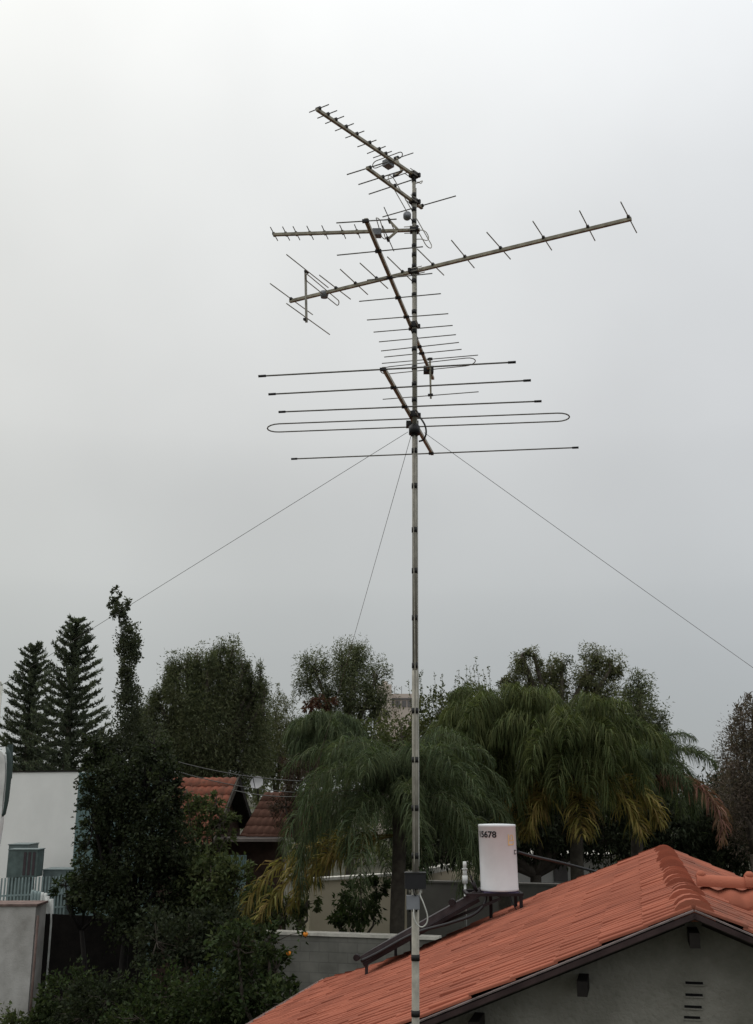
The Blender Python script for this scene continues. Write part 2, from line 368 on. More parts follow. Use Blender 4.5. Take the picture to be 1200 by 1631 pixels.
# verge: bargeboard, flashing, soffit
for s, dd, nn, L in ((1, dl, nl, SW), (-1, dr, nr, 4.2)):
    a = A - rd*.03; b = a + dd*L
    MB().prism([a - nn*.005, b - nn*.005, b - nn*.042, a - nn*.042], rd*.035).build('bargeboard', M['fascia'], house)
    MB().prism([a + nn*.014 - rd*.006, b + nn*.014 - rd*.006, b + nn*.004 - rd*.006, a + nn*.004 - rd*.006], rd*.05).build('edge_flashing', M['verge'], house)
    MB().prism([A + dd*.02 - nn*.03 + rd*.036, A + dd*L - nn*.03 + rd*.036, A + dd*L - nn*.055 + rd*.036, A + dd*.02 - nn*.055 + rd*.036], rd*7.4).build('soffit', M['soffit'], house)
    # back verge board follows the tile edge
    mb = MB(); vs = np.linspace(0, L, 12)
    for v0, v1 in zip(vs[:-1], vs[1:]):
        p = A + rd*((ULIM(v0) if s > 0 else RL) + .004) + dd*v0; q = A + rd*((ULIM(v1) if s > 0 else RL) + .004) + dd*v1
        mb.prism([p + nn*.035, q + nn*.035, q - nn*.11, p - nn*.11], rd*.04)
    mb.build('back_bargeboard', M['fascia'], house)
# eave flashing at the left edge
e0 = A + dl*(SW + .04) + rd*.0
MB().prism([e0 + nl*.07, e0 + dl*.07 + nl*.06, e0 + dl*.07 - nl*.10, e0 - nl*.10], rd*10.4).build('gutter', M['edge'], house)
# gable wall, set back under the verge
UWL = .42
def wallpt(sd, dist, z): return (A + rd*UWL + (lf if sd > 0 else -lf)*dist)[:2].tolist() + [z]
apz = A[2] - .09; dropL = tan(AL)*6.0; dropR = tan(AL)*3.7
poly = [wallpt(1, 0, apz), wallpt(1, 6.0, apz - dropL), wallpt(1, 6.0, 0), wallpt(-1, 3.7, 0), wallpt(-1, 3.7, apz - dropR)]
MB().prism(poly, rd*6.9).build('wall', M['render'], house)
MB().prism([np.array(O2) - lf*.6 + fw*1.2 - UP*.10 + rd*.0, np.array(O2) - lf*6.6 + fw*1.2 - UP*.10, (*(np.array(O2) - lf*6.6 + fw*1.2)[:2], 0), (*(np.array(O2) - lf*.6 + fw*1.2)[:2], 0)], rd*3.2).build('wing_wall', M['render'], house)
wu = A + rd*UWL                       # plane of the gable wall
def onwall(px, py, off=0):
    r = ray(px, py); n = rd; return C0 + r*(np.dot(wu - C0, n)/np.dot(r, n)) - rd*off
for (x0, x1, y) in ((1092, 1120, 1565), (1092, 1119.5, 1584), (1090.5, 1118, 1603), (1090, 1115.5, 1620)):
    MB().box((onwall(x0, y) + onwall(x1, y+1))/2, (np.linalg.norm(onwall(x1, y) - onwall(x0, y))/2, .004, .0085), (lf, rd, UP)).build('vent_slit', M['slit'], house)
    MB().box((onwall(x0, y) + onwall(x1, y+1))/2 - UP*.0135, (np.linalg.norm(onwall(x1, y) - onwall(x0, y))/2 + .01, .014, .0045), (lf, rd, UP)).build('slit_sill', M['render'], house)
# purlin ends that poke through under the verge
for (px, py, w) in ((1103, 1488, 16), (931, 1562, 22), (765, 1624, 24)):
    p = onwall(px, py); h = .05
    MB().box(p - rd*.16, (.036, .2, h), (lf, rd, UP)).build('purlin_end', M['wood'], house)
# rafters seen along the soffit
for s, dd, nn, L in ((1, dl, nl, 6.0), (-1, dr, nr, 3.6)):
    a = A + rd*.30 - nn*.075
    MB().bar(a + dd*.1, a + dd*L, .05, .035).build('verge_rafter', M['wood'], house)

# ------------------------------------------------------------------ solar water heater on the roof
YB = 16.0
def plane_pt(px, py):                # on the left roof slope
    r = ray(px, py); return C0 + r*(np.dot(A - C0, nl)/np.dot(r, nl))
bb = at(796.3, 1418.5, YB); k = mpp(796, 1418, YB); rb = 30.3*k; hb = 101.5*k
tank = thing('water_tank', bb, 'upright white cylindrical hot water tank with black numerals on an iron stand', 'water tank')
tilt = np.array([-.018, 0, 1.]); tilt = unit(tilt)
mb = MB(); prof = [(0, .0), (.6, .0), (.985, .002), (1.0, .012), (1.0, .035), (.985, .04), (.985, .955), (1.0, .962), (1.0, .985), (.975, .996), (.5, 1.004), (0, 1.006)]
n = 64; V = []
for (q, h) in prof:
    for i in range(n):
        t = 2*pi*i/n; V.append(bb + tilt*h*hb + np.array([cos(t), sin(t), 0])*rb*q)
F = [(i*n+j, i*n+(j+1) % n, (i+1)*n+(j+1) % n, (i+1)*n+j) for i in range(len(prof)-1) for j in range(n)]
mb.add(V, F, True).build('casing', M['tank'], tank)
def wrap(xy, z, r=None):             # arc position (px across, metres up) on the tank front
    r = r or rb*.992
    return bb + tilt*z + np.array([sin(xy), -cos(xy), 0])*r
def text_mesh(body, size):
    cu = bpy.data.curves.new('lettering', 'FONT'); cu.body = body; cu.size = size; cu.extrude = 0; cu.offset = .004
    o = bpy.data.objects.new('lettering', cu); COL.objects.link(o)
    dg = bpy.context.evaluated_depsgraph_get(); me = bpy.data.meshes.new_from_object(o.evaluated_get(dg))
    V = np.array([v.co[:] for v in me.vertices]); F = [list(p.vertices) for p in me.polygons]
    bpy.data.objects.remove(o); bpy.data.meshes.remove(me); return V, F
V, F = text_mesh('15678', .145)
w = V[:, 0].max() - V[:, 0].min(); x = (V[:, 0] - V[:, 0].min())/w
a0, a1 = math.asin(-.95), math.asin(-.15)
z0 = (1418.5 - 1336.5)*k
obj('lettering', np.array([wrap(a0 + (a1 - a0)*xx, z0 + yy*.82, rb*.992 + .004) for xx, yy in zip(x, V[:, 1])]), F, M['ink'], tank)
mb = MB()
def lbox(x0, x1, y0, y1, r=None):    # px rectangle on the tank front
    q = []
    m = 4
    for yy in (y0, y1):
        for i in range(m+1):
            f = max(-1, min(1, ((x0 + (x1 - x0)*i/m) - (796.3 - (1418.5 - yy)*.02))/30.3)); q.append(wrap(math.asin(f*.995), (1418.5 - yy)*k, rb*.992 + .004))
    mb.add(q, [(i, i+1, m+2+i, m+1+i) for i in range(m)])
for r_ in ((808.6, 810.4, 1332, 1349), (811.8, 813.0, 1334, 1340), (813.0, 816.5, 1332.6, 1334), (816.5, 817.8, 1334, 1340.6), (810.4, 819.5, 1340.6, 1342), (810.4, 818.2, 1346.6, 1348.4), (817.0, 818.4, 1343.4, 1346.6)): lbox(*r_)
mb.build('printed_emblem', M['logo'], tank)
mb = MB()
for r_ in ((818.8, 822.6, 1356, 1357.2), (818.8, 822.6, 1361.4, 1362.6), (818.8, 819.8, 1357.2, 1361.4)): lbox(*r_)
mb.build('port_frame', M['ink'], tank)
# stand
stand = thing('tank_stand', plane_pt(796, 1460), 'dark iron frame with legs carrying the white tank above the tiles', 'stand')
z1 = bb[2] - .012
def drop(p): r = p.copy(); r[2] = A[2] + np.dot(nl[:2], (A - p)[:2])/nl[2] + .03; return r     # down to the roof
f0, f1 = at(745, 1419, YB - .28), at(832, 1419, YB - .28)
f0[2] = f1[2] = z1 - .02
dY = np.array([0, .62, 0])
mb = MB()
for a_, b_ in ((f0, f1), (f0 + dY, f1 + dY), (f0, f0 + dY), (f1, f1 + dY)): mb.bar(a_, b_, .04, .04)
mb.build('top_frame', M['iron'], stand)
MB().box((bb + np.array([0, 0, -.017])), (rb*.9, .26, .012)).build('base_board', M['purple'], stand)
for p in (f1 - np.array([.02, 0, 0]), f1 + dY - np.array([.02, 0, 0]), (f0+f1)/2 + np.array([.0, .0, 0])*0 + dY):
    MB().bar(p - UP*.02, drop(p), .045, .045).build('leg', M['iron'], stand)
q = drop(f0*.55 + f1*.45 + dY*.5)
MB().tube([f1 - np.array([.18, 0, 0]), f1 - np.array([.14, 0, .12]), drop(f1 - np.array([.08, 0, 0])), drop(f1 + np.array([.03, 0, 0]))], .008, 5).build('cable', M['ink'], stand)
# collector panel
uu = rd
c0 = at(573, 1524, 15.6); c1 = at(757, 1421, 15.6 + .25)
ax = unit(c1 - c0); cn = unit(np.cross(ax, uu)); cn = cn if cn[2] > 0 else -cn; PL = np.linalg.norm(c1 - c0); PW = 2.0
col = thing('solar_collector', plane_pt(590, 1548), 'dark glazed solar collector panel tilted on legs beside the tank', 'solar panel')
MB().prism([c0, c1, c1 - cn*.09, c0 - cn*.09], uu*PW).build('frame', M['pframe'], col)
MB().prism([c0 + ax*.04 + uu*.04 + cn*.002, c1 - ax*.2 + uu*.04 + cn*.002, c1 - ax*.2 + uu*.04 + cn*.006, c0 + ax*.04 + uu*.04 + cn*.006], uu*(PW - .08)).build('glazing', M['panel'], col)
MB().prism([c1 - ax*.19 + cn*.002, c1 + cn*.002, c1 + cn*.02, c1 - ax*.19 + cn*.02], uu*PW).build('header_cover', M['greyp'] if False else M['pframe'], col)
for (t, v) in ((.03, .03), (.03, PW - .1), (.24, PW*.72)):
    p = c0 + ax*PL*t + uu*v - cn*.09; MB().bar(p, drop(p), .045, .045).build('leg', M['pframe'], col)
MB().bar(c0 - cn*.115 - uu*.01, c1 - cn*.115 - uu*.01, .04, .05).build('rail', M['iron'], col)
MB().bar(c0 + ax*PL*.55 - cn*.13 + uu*.3, f0*.4 + f1*.6 - UP*.05, .05, .04).build('brace', M['iron'], col)
MB().tube([c0 - uu*.03 - ax*.02 + cn*.01, c0 - uu*.10 - ax*.02 + cn*.01], .045, 10).build('pipe_fitting', M['iron'], col)
MB().tube([c1 - ax*.35 - uu*.02 + cn*.03, c1 - ax*.35 - uu*.10 + cn*.03], .05, 10).build('pipe_fitting', M['iron'], col)
MB().tube([c1 + np.array([.03, .1, .0]), c1 + np.array([-.02, .1, .13])], .03, 8).tube([c1 + np.array([-.02, .1, .11]), c1 + np.array([-.05, .1, .22])], .012, 8).build('vent_stub', M['iron'], col)
def curve(pts, n=24):                # Catmull-Rom through points
    P = [np.asarray(p, float) for p in pts]; P = [2*P[0]-P[1]] + P + [2*P[-1]-P[-2]]; o_ = []
    for i in range(1, len(P)-2):
        for j in range(n if i == len(P)-3 else n):
            t = j/n; o_.append(.5*((2*P[i]) + (-P[i-1]+P[i+1])*t + (2*P[i-1]-5*P[i]+4*P[i+1]-P[i+2])*t*t + (-P[i-1]+3*P[i]-3*P[i+1]+P[i+2])*t**3))
    o_.append(P[-2]); return o_
h1 = curve([at(776, 1421, 15.9), at(771, 1441, 15.8), at(752, 1458, 15.7), at(715, 1471, 15.6), at(660, 1487, 15.55), at(600, 1519, 15.55), at(575, 1531, 15.55)], 8)
tag(MB().tube(h1, .021, 8).build('hose', M['plastic'], None), 'thick black hose looping under the tank stand down to the solar panel', 'hose')
h2 = curve([at(825, 1357, 15.95), at(850, 1364, 16.2), at(890, 1373, 16.8), at(948, 1388, 17.6)], 8)
tag(MB().tube(h2, .02, 8).build('hose', M['plastic'], None), 'straight black pipe running right from the tank to the roof edge', 'hose')
vp = at(741, 1407, 17.6); kv = mpp(741, 1407, 17.6)
mb = MB().tube([vp, vp + UP*12*kv], 4.2*kv, 12).tube([vp + UP*12*kv, vp + UP*21*kv], 3.2*kv, 12).tube([vp + UP*21*kv, vp + UP*22.5*kv], 4.6*kv, 12).tube([vp + UP*22.5*kv, vp + UP*33*kv], 2.8*kv, 12)
mb.tube([vp, vp - UP*.9], .02, 6)
tag(mb.build('vent_pipe', M['pvc'], None), 'short white plastic vent pipe standing left of the white tank', 'pipe')

# ------------------------------------------------------------------ antenna mast
YM = 7.0
mtop, mbot = at(659.6, 274, YM), at(662.3, 1640, YM)
mdir = unit(mbot - mtop)
def mp_(y, px=None):                 # mast axis at photo row y
    lo, hi = 0., 1.
    for _ in range(40):
        t = (lo+hi)/2; p = mtop + (mbot - mtop)*t - C0
        d = p[1]*cos(TH) + p[2]*sin(TH); yy = 815.5 - FP*(-p[1]*sin(TH) + p[2]*cos(TH))/d
        if yy < y: lo = t
        else: hi = t
    return mtop + (mbot - mtop)*lo
base = mbot + mdir*(mbot[2]/-mdir[2])
mast = thing('antenna_mast', base, 'tall slim galvanised antenna mast banded with black tape', 'mast')
for y0, y1, r_ in ((274, 442, .0140), (440, 690, .0152), (688, 1070, .0172), (1068, 1405, .0200), (1402, 1640, .0238)):
    a_, b_ = mp_(y0), mp_(y1)
    if y1 == 1640: b_ = base
    MB().tube([a_, b_], r_, 16).build('tube', M['pipe'], mast)
def mrad(y): return .0140 if y < 441 else .0152 if y < 689 else .0172 if y < 1069 else .02 if y < 1403 else .0238
for y in (287, 311, 334, 353, 392, 406, 424, 448, 470, 497, 528, 556, 586, 612, 637, 718, 774, 844, 909, 984, 1060, 1132, 1210, 1287, 1363, 1525, 1614):
    p = mp_(y); hh = .018 if y > 640 else .016
    MB().tube([p + mdir*hh, p - mdir*hh], mrad(y) + .004, 14).build('tape_band', M['tape'], mast)
cx = [mp_(y) + np.array([mrad(y) + .003, -.004 + .002*sin(y*.05), 0]) for y in range(300, 1400, 20)]
MB().tube(cx, .0038, 6).build('coax_cable', M['white'], mast)
cx = [mp_(y) + np.array([-.004 + .004*sin(y*.013), -mrad(y) - .003, 0]) for y in range(690, 1400, 20)]
MB().tube(cx, .0038, 6).build('coax_cable', M['galv'], mast)
cl = mp_(685.5)
MB().tube([cl + mdir*.030, cl - mdir*.030], .040, 20).tube([cl + mdir*.042, cl - mdir*.042], .026, 16).build('guy_collar', M['plastic'], mast)
# boxes and the cable loop on the mast
pb = mp_(1402) + np.array([-.002, -.055, 0])
amp = thing('amplifier_box', pb, 'black box strapped across the mast above the grey junction box', 'box')
MB().box(pb, (.066, .034, .046)).build('case', M['plastic'], amp)
MB().box(pb + UP*.049, (.069, .037, .004)).build('lid', M['tape'], amp)
for i, dx in enumerate((-.035, -.012, .012, .035)):
    MB().tube([pb + np.array([dx, -.01, -.046]), pb + np.array([dx, -.01, -.074])], .0075, 8).build('connector', M['galv'] if i % 2 == 0 else M['white'], amp)
pj = mp_(1436) + np.array([-.017, -.05, 0])
jb = thing('junction_box', pj, 'small light grey junction box on the mast below the black box', 'box')
MB().box(pj, (.042, .022, .042)).build('case', M['greyp'], jb)
MB().box(pj + np.array([0, -.0235, 0]), (.038, .0025, .038)).build('lid', M['greyp'], jb)
for dx in (-.022, .0, .022): MB().tube([pj + np.array([dx, 0, -.042]), pj + np.array([dx, 0, -.056])], .006, 8).build('gland', M['tape'], jb)
lp = curve([at(671, 1413, 6.92), at(669.5, 1425, 6.92), at(675, 1439, 6.9), at(681, 1458, 6.9), at(680, 1470, 6.9), at(673, 1476.5, 6.9), at(665, 1473, 6.9), at(660, 1462, 6.9), at(659, 1447, 6.93)], 8)
tag(MB().tube(lp, .0042, 8).build('cable_loop', M['white'], None), 'white cable hanging in a loop beside the grey junction box', 'cable')
lp = curve([at(658, 1414, 6.92), at(660, 1424, 6.9), at(663, 1427, 6.93)], 6)
MB().tube(lp, .004, 6).build('lead', M['tape'], amp)

# ------------------------------------------------------------------ the antennas
def sq(a, b, w): return MB().bar(a, b, w, w)
def elem(parent, P, Q, r, name='director', m='rod', caps_=False, clip=True, center=None):
    o = MB().tube([P, Q], r, 8).build(name, M[m], parent)
    if caps_:
        d = unit(Q - P)
        for e_, s in ((P, 1), (Q, -1)): MB().tube([e_ - d*.004*s, e_ + d*s*.045], r*1.6, 8).build('end_cap', M['plastic'], o)
    if clip and center is not None:
        MB().box(center, (.020, r + .005, .009), frame(Q - P)).build('clip', M['plastic'], o)
    return o
def crossing(P, Q, a, b):            # point on PQ nearest the boom line (same height)
    d, e = (Q - P)[:2], (b - a)[:2]; t = np.cross(a[:2] - P[:2], e)/(np.cross(d, e) + 1e-9)
    return P + (Q - P)*min(.85, max(.15, t))
def loop(parent, a, b, c, d, r, name='folded_dipole', m='rod'):   # rounded loop with long sides a-b and d-c
    e1, e2 = unit(b - a), unit(c - d); pts = []
    def arc(p, q, out): 
        m_, h = (p + q)/2, (q - p)/2; R_ = np.linalg.norm(h)
        return [m_ - h*cos(t) + out*R_*sin(t) for t in np.linspace(0, pi, 9)]
    pts = arc(d, a, -e1) + arc(b, c, e1); pts = pts + [pts[0]]
    return MB().tube(pts, r, 8, cap=False).build(name, M[m], parent)
def clampb(parent, y, boompt):
    p = mp_(y); d = unit((boompt - p)*np.array([1, 1, 0])) if np.linalg.norm((boompt - p)[:2]) > .01 else np.array([0, -1., 0])
    s = np.cross(d, UP)
    o = MB().box(p + d*.005, (.026, .027, .020), (d, s, UP)).box(p - d*.026, (.008, .040, .016), (d, s, UP)).build('mast_clamp', M['plastic'], parent)
    b = MB()
    for z in (-.012, .012): b.tube([p - d*.04 + UP*z + s*.026, p + d*.075 + UP*z + s*.026], .0032, 6).tube([p - d*.04 + UP*z - s*.026, p + d*.075 + UP*z - s*.026], .0032, 6)
    b.build('bolts', M['galv'], o)
    return o
def z1_(px, py, o, s): return (o[0] + px*s, o[1] + py*s)
ZA = (400, 150); s1 = 340/1200
GR = 'television aerials on the mast'

# A: top UHF yagi, pointing at the camera and left
zA = mp_(279)[2]
tA, eA = atz(*z1_(370, 85, ZA, s1), zA), mp_(279)
an = thing('yagi_antenna', eA, 'topmost aerial on the mast, many short rods on a boom slanting up to the left', 'antenna', GR)
sq(tA, eA, .021).build('boom', M['boom'], an)
for q in ((328, 102, 438, 58), (374, 135, 484, 92), (418, 165, 523, 124), (473, 206, 578, 165), (531, 246, 637, 207), (599, 296, 705, 258), (653, 334, 757, 293), (687, 358, 792, 321)):
    P, Q = atz(*z1_(q[0], q[1], ZA, s1), zA + .014), atz(*z1_(q[2], q[3], ZA, s1), zA + .014)
    elem(an, P, Q, .0038, center=crossing(P, Q, tA, eA))
P, Q = atz(*z1_(706, 374, ZA, s1), zA - .005), atz(*z1_(833, 327, ZA, s1), zA - .005)
P2, Q2 = atz(*z1_(706, 414, ZA, s1), zA - .02), atz(*z1_(833, 362, ZA, s1), zA - .02)
loop(an, P, Q, Q2, P2, .0036)
MB().box(atz(*z1_(772, 392, ZA, s1), zA - .015), (.034, .03, .024), (unit(eA - tA), np.cross(unit(eA - tA), UP), UP)).build('dipole_box', M['greyp'], an)
v0 = atz(*z1_(848, 432, ZA, s1), zA)
for (px, py, a_, b_) in ((818, 358, (722, 394), (913, 330)), (813, 456, (742, 488), (905, 431))):
    v1 = at(*z1_(px, py, ZA, s1), v0[1] + .06); MB().bar(v0, v1, .018, .012).build('reflector_arm', M['boom'], an)
    P, Q = atz(*z1_(*a_, ZA, s1), v1[2]), atz(*z1_(*b_, ZA, s1), v1[2]); elem(an, P, Q, .0038, 'reflector', center=v1)
clampb(an, 279, tA)

# B: short band III aerial with a slipped dipole
zB = mp_(321)[2]
tB, eB = atz(*z1_(652, 414, ZA, s1), zB), mp_(321)
bx = atz(*z1_(962, 640, ZA, s1), zB)
an = thing('yagi_antenna', eB, 'small four rod aerial second from the top whose loop dipole hangs askew', 'antenna', GR)
sq(tB, bx, .021).build('boom', M['boom'], an)
for i, q in enumerate(((540, 452, 770, 380), (605, 508, 858, 427), (663, 562, 905, 482), (740, 690, 1152, 572))):
    P, Q = atz(*z1_(q[0], q[1], ZA, s1), zB + .013), atz(*z1_(q[2], q[3], ZA, s1), zB + .013)
    elem(an, P, Q, .0047, 'director' if i < 3 else 'reflector', center=crossing(P, Q, tB, bx))
YD = 7.03
a_, b_ = at(*z1_(777, 485, ZA, s1), YD - .03), at(*z1_(980, 842, ZA, s1), YD - .03)
d_, c_ = at(*z1_(806, 480, ZA, s1), YD + .03), at(*z1_(1010, 838, ZA, s1), YD + .03)
loop(an, a_, b_, c_, d_, .0036, m='alu')
pbx = at(*z1_(878, 684, ZA, s1), YD - .05)
MB().tube([pbx + np.array([0, -.028, .004]), pbx + np.array([0, -.02, 0]), pbx + np.array([0, .02, 0]), pbx + np.array([0, .03, 0])], [.018, .03, .03, .02], 14).build('dipole_box', M['greyp'], an)
clampb(an, 321, tB)

# D: UHF yagi lying sideways to the left
zD = mp_(366)[2]
tD, eD = atz(*z1_(126, 790, ZA, s1), zD), atz(*z1_(950, 763, ZA, s1), zD)
an = thing('yagi_antenna', mp_(366), 'level aerial pointing left with tiny rods and a forked reflector near the mast', 'antenna', GR)
sq(tD, eD, .021).build('boom', M['boom'], an)
bd = unit(eD - tD); pd = np.array([-bd[1], bd[0], 0])
for x_ in (130, 198, 256, 333, 416, 516, 598):
    c_ = atz(*z1_(x_, 789 - (x_-126)*.031, ZA, s1), zD + .013); lean = UP*.022
    elem(an, c_ - pd*.085 - bd*.015 + lean*.6, c_ + pd*.085 + bd*.015 - lean*.2, .0038, center=c_)
cb = atz(*z1_(708, 775, ZA, s1), zD - .01)
MB().box(cb - UP*.01, (.034, .03, .026)).build('dipole_box', M['greyp'], an)
loop(an, cb - pd*.16 + bd*.005 + UP*.02, cb + pd*.10 + bd*.03 + UP*.02, cb + pd*.10 + bd*.06 - UP*.0, cb - pd*.16 + bd*.035 - UP*.0, .0036, m='alu')
v0 = atz(*z1_(828, 764, ZA, s1), zD)
for (px, py, sgn) in ((779, 712, 1), (770, 815, -1)):
    v1 = at(*z1_(px, py, ZA, s1), v0[1]); MB().bar(v0, v1, .018, .014).build('reflector_arm', M['boom'], an)
    elem(an, v1 - pd*.12 - bd*.035 + UP*.045, v1 + pd*.10 + bd*.04 - UP*.045, .0038, 'reflector', center=v1)
clampb(an, 366, tD)

# C: long boom crossing the mast, right end near
zC = mp_(432)[2]
tC, eC = atz(1006, 348.5, zC), atz(462, 480, zC)
an = thing('yagi_antenna', mp_(432), 'longest aerial, its boom rising from lower left across the mast to upper right', 'antenna', GR)
sq(tC, eC, .023).build('boom', M['boom'], an)
ZC = (640, 300); s5 = 1/3; Z2 = (400, 300)
els = [z1_(a, b, ZC, s5) + z1_(c, d, ZC, s5) for a, b, c, d in ((1047, 65, 1123, 212), (850, 107, 924, 250), (627, 157, 717, 295), (407, 210, 520, 338), (238, 248, 347, 380), (75, 290, 202, 415))]
els += [z1_(a, b, Z2, s1) + z1_(c, d, Z2, s1) for a, b, c, d in ((767, 385, 915, 530), (613, 420, 770, 563), (502, 455, 657, 597), (385, 488, 560, 623))]
for q in els:
    P, Q = atz(q[0], q[1], zC + .015), atz(q[2], q[3], zC + .015); elem(an, P, Q, .0042, m='alu', center=crossing(P, Q, tC, eC))
P, Q = atz(*z1_(108, 535, Z2, s1), zC + .015), atz(*z1_(347, 710, Z2, s1), zC + .015); elem(an, P, Q, .0042, 'reflector', m='alu', center=crossing(P, Q, tC, eC))
loop(an, atz(*z1_(318, 484, Z2, s1), zC + .01), atz(*z1_(490, 628, Z2, s1), zC + .01), atz(*z1_(482, 656, Z2, s1), zC - .015), atz(*z1_(320, 526, Z2, s1), zC - .015), .004, m='alu')
bcn = unit(eC - tC)
MB().tube([atz(*z1_(412, 590, Z2, s1), zC) + UP*.02, atz(*z1_(412, 592, Z2, s1), zC) - UP*.005, atz(*z1_(412, 594, Z2, s1), zC) - UP*.035], [.028, .034, .026], 14).build('dipole_box', M['greyp'], an)
br = atz(*z1_(309, 612, Z2, s1), zC); t_, b2 = at(*z1_(307, 463, Z2, s1), br[1]), at(*z1_(312, 752, Z2, s1), br[1])
sq(t_, b2, .019).build('reflector_post', M['alu'], an)
for (e, q) in ((t_, (200, 372, 435, 558)), (b2, (200, 647, 443, 822))):
    zz = e[2] - .01 if e is t_ else e[2] + .02
    P, Q = atz(*z1_(q[0], q[1], Z2, s1), zz), atz(*z1_(q[2], q[3], Z2, s1), zz); elem(an, P, Q, .0042, 'reflector', m='alu', center=np.array([br[0], br[1], zz]))
clampb(an, 432, tC)

# F: band III yagi pointing at the camera
zF = mp_(518)[2]
tF, eF = atz(583, 350, zF), atz(690, 603, zF)
an = thing('yagi_antenna', mp_(518), 'aerial of many medium level rods on a boom running steeply down past the mast', 'antenna', GR)
sq(tF, eF, .022).build('boom', M['boom'], an)
for q in ((536, 355, 632, 349), (537, 406.5, 674, 393), (585, 446, 689, 435.5), (572.3, 480, 702.6, 467.7), (584.8, 509.7, 714.4, 499.6), (595.4, 529, 721.3, 518.3), (604, 544.5, 726.5, 533), (607.3, 559, 731.4, 545.4), (612.3, 568.7, 735.5, 556.4)):
    P, Q = atz(q[0], q[1], zF - .013), atz(q[2], q[3], zF - .013); elem(an, P, Q, .0041, center=crossing(P, Q, tF, eF))
Z3 = (560, 440); s3 = 220/1200
loop(an, atz(*z1_(330, 786, Z3, s3), zF + .01), atz(*z1_(995, 711, Z3, s3), zF + .01), atz(*z1_(990, 780, Z3, s3), zF + .01), atz(*z1_(330, 847, Z3, s3), zF + .01), .004)
MB().box(atz(*z1_(670, 815, Z3, s3), zF), (.04, .03, .026)).build('dipole_box', M['plastic'], an)
br = atz(*z1_(684, 800, Z3, s3), zF); t_, b2 = at(*z1_(682, 708, Z3, s3), br[1]), at(*z1_(690, 1062, Z3, s3), br[1])
sq(t_, b2, .015).build('reflector_post', M['boom'], an)
for e, q in ((t_, (608.6, 578.8, 761.7, 565.6)), (b2, (609.9, 636, 762.6, 624))):
    zz = e[2] - .012 if e is t_ else e[2] + .03
    P, Q = atz(q[0], q[1], zz), atz(q[2], q[3], zz); elem(an, P, Q, .0041, 'reflector', center=np.array([br[0], br[1], zz]))
clampb(an, 518, tF)

# G: band I aerial, lowest, with the longest rods
zG = mp_(660)[2]
tG, eG = atz(611.5, 587, zG), atz(689, 723, zG)
an = thing('yagi_antenna', mp_(660), 'lowest aerial on the mast, five very long level rods with a looped dipole', 'antenna', GR)
sq(tG, eG, .023).build('boom', M['boom'], an)
for i, q in enumerate(((413, 599.2, 821, 576.8), (429, 628, 845, 605.8), (445, 656.2, 862, 639), (465, 731, 921, 712.8))):
    P, Q = atz(q[0], q[1], zG - .014), atz(q[2], q[3], zG - .014); elem(an, P, Q, .0056, 'director' if i < 3 else 'reflector', caps_=True, center=crossing(P, Q, tG, eG))
Lp = [(436, 675, 898, 658), (436, 688, 898, 670.5)]
loop(an, atz(445, 675, zG - .01), atz(888, 658, zG - .01), atz(888, 671.2, zG - .01), atz(445, 688, zG - .01), .0052)
MB().box(atz(657, 676, zG - .01), (.045, .03, .02)).build('dipole_box', M['plastic'], an)
clampb(an, 660, tG)
lp = curve([at(669, 664, 6.95), at(677, 677, 6.9), at(679, 690, 6.9), at(675, 700, 6.95), at(668, 703, 6.98)], 8)
tag(MB().tube(lp, .0065, 6).build('coax_loop', M['tape'], None), 'black cable bowing out beside the mast at the guy collar', 'cable')
lp = curve([at(664, 366, 7.0), at(677, 368, 6.95), at(683, 378, 6.95), at(680, 383, 6.95), at(672, 381, 6.95), at(663, 381, 6.98)], 8)
tag(MB().tube(lp, .0035, 6).build('coax_loop', M['galv'], None), 'thin grey cable coiled right of the mast below the slipped dipole', 'cable')
lp = curve([at(662, 290, 7.0), at(668, 290, 6.96), at(673, 288, 6.95), at(671, 292, 6.96), at(667, 291, 6.97), at(661, 293, 6.98)], 6)
tag(MB().tube(lp, .0032, 6).build('coax_loop', M['galv'], None), 'tiny grey cable ring at the very top of the mast', 'cable')

# ------------------------------------------------------------------ guy wires
def wire(a, b, r, label, sag=.0, cat='wire', name='guy_wire', group=None):
    n_ = 20; pts = [a + (b - a)*t - UP*sag*4*t*(1 - t) for t in np.linspace(0, 1, n_ + 1)]
    return tag(MB().tube(pts, r, 5).build(name, M['wire'], None), label, cat, group)
ga = mp_(688)
l0 = at(650, 688, YM); l1 = at(0, 1093, 9.2); l2 = l1 + (l1 - l0)*.9
wire(l0, l2, .0019, 'thin guy wire slanting down from the mast to the left edge', .0, group='guy wires of the mast')
r0 = at(676, 689, YM); r1 = at(1200, 1061, 8.6); r2 = r1 + (r1 - r0)*.9
wire(r0, r2, .0019, 'thin guy wire slanting down from the mast to the right edge', .015, group='guy wires of the mast')
b0 = at(655, 694, YM + .04); b1 = at(478, 1318, 16.5)
wire(b0, b1, .0020, 'steep guy wire dropping from the mast behind it towards the palms', .0, group='guy wires of the mast')

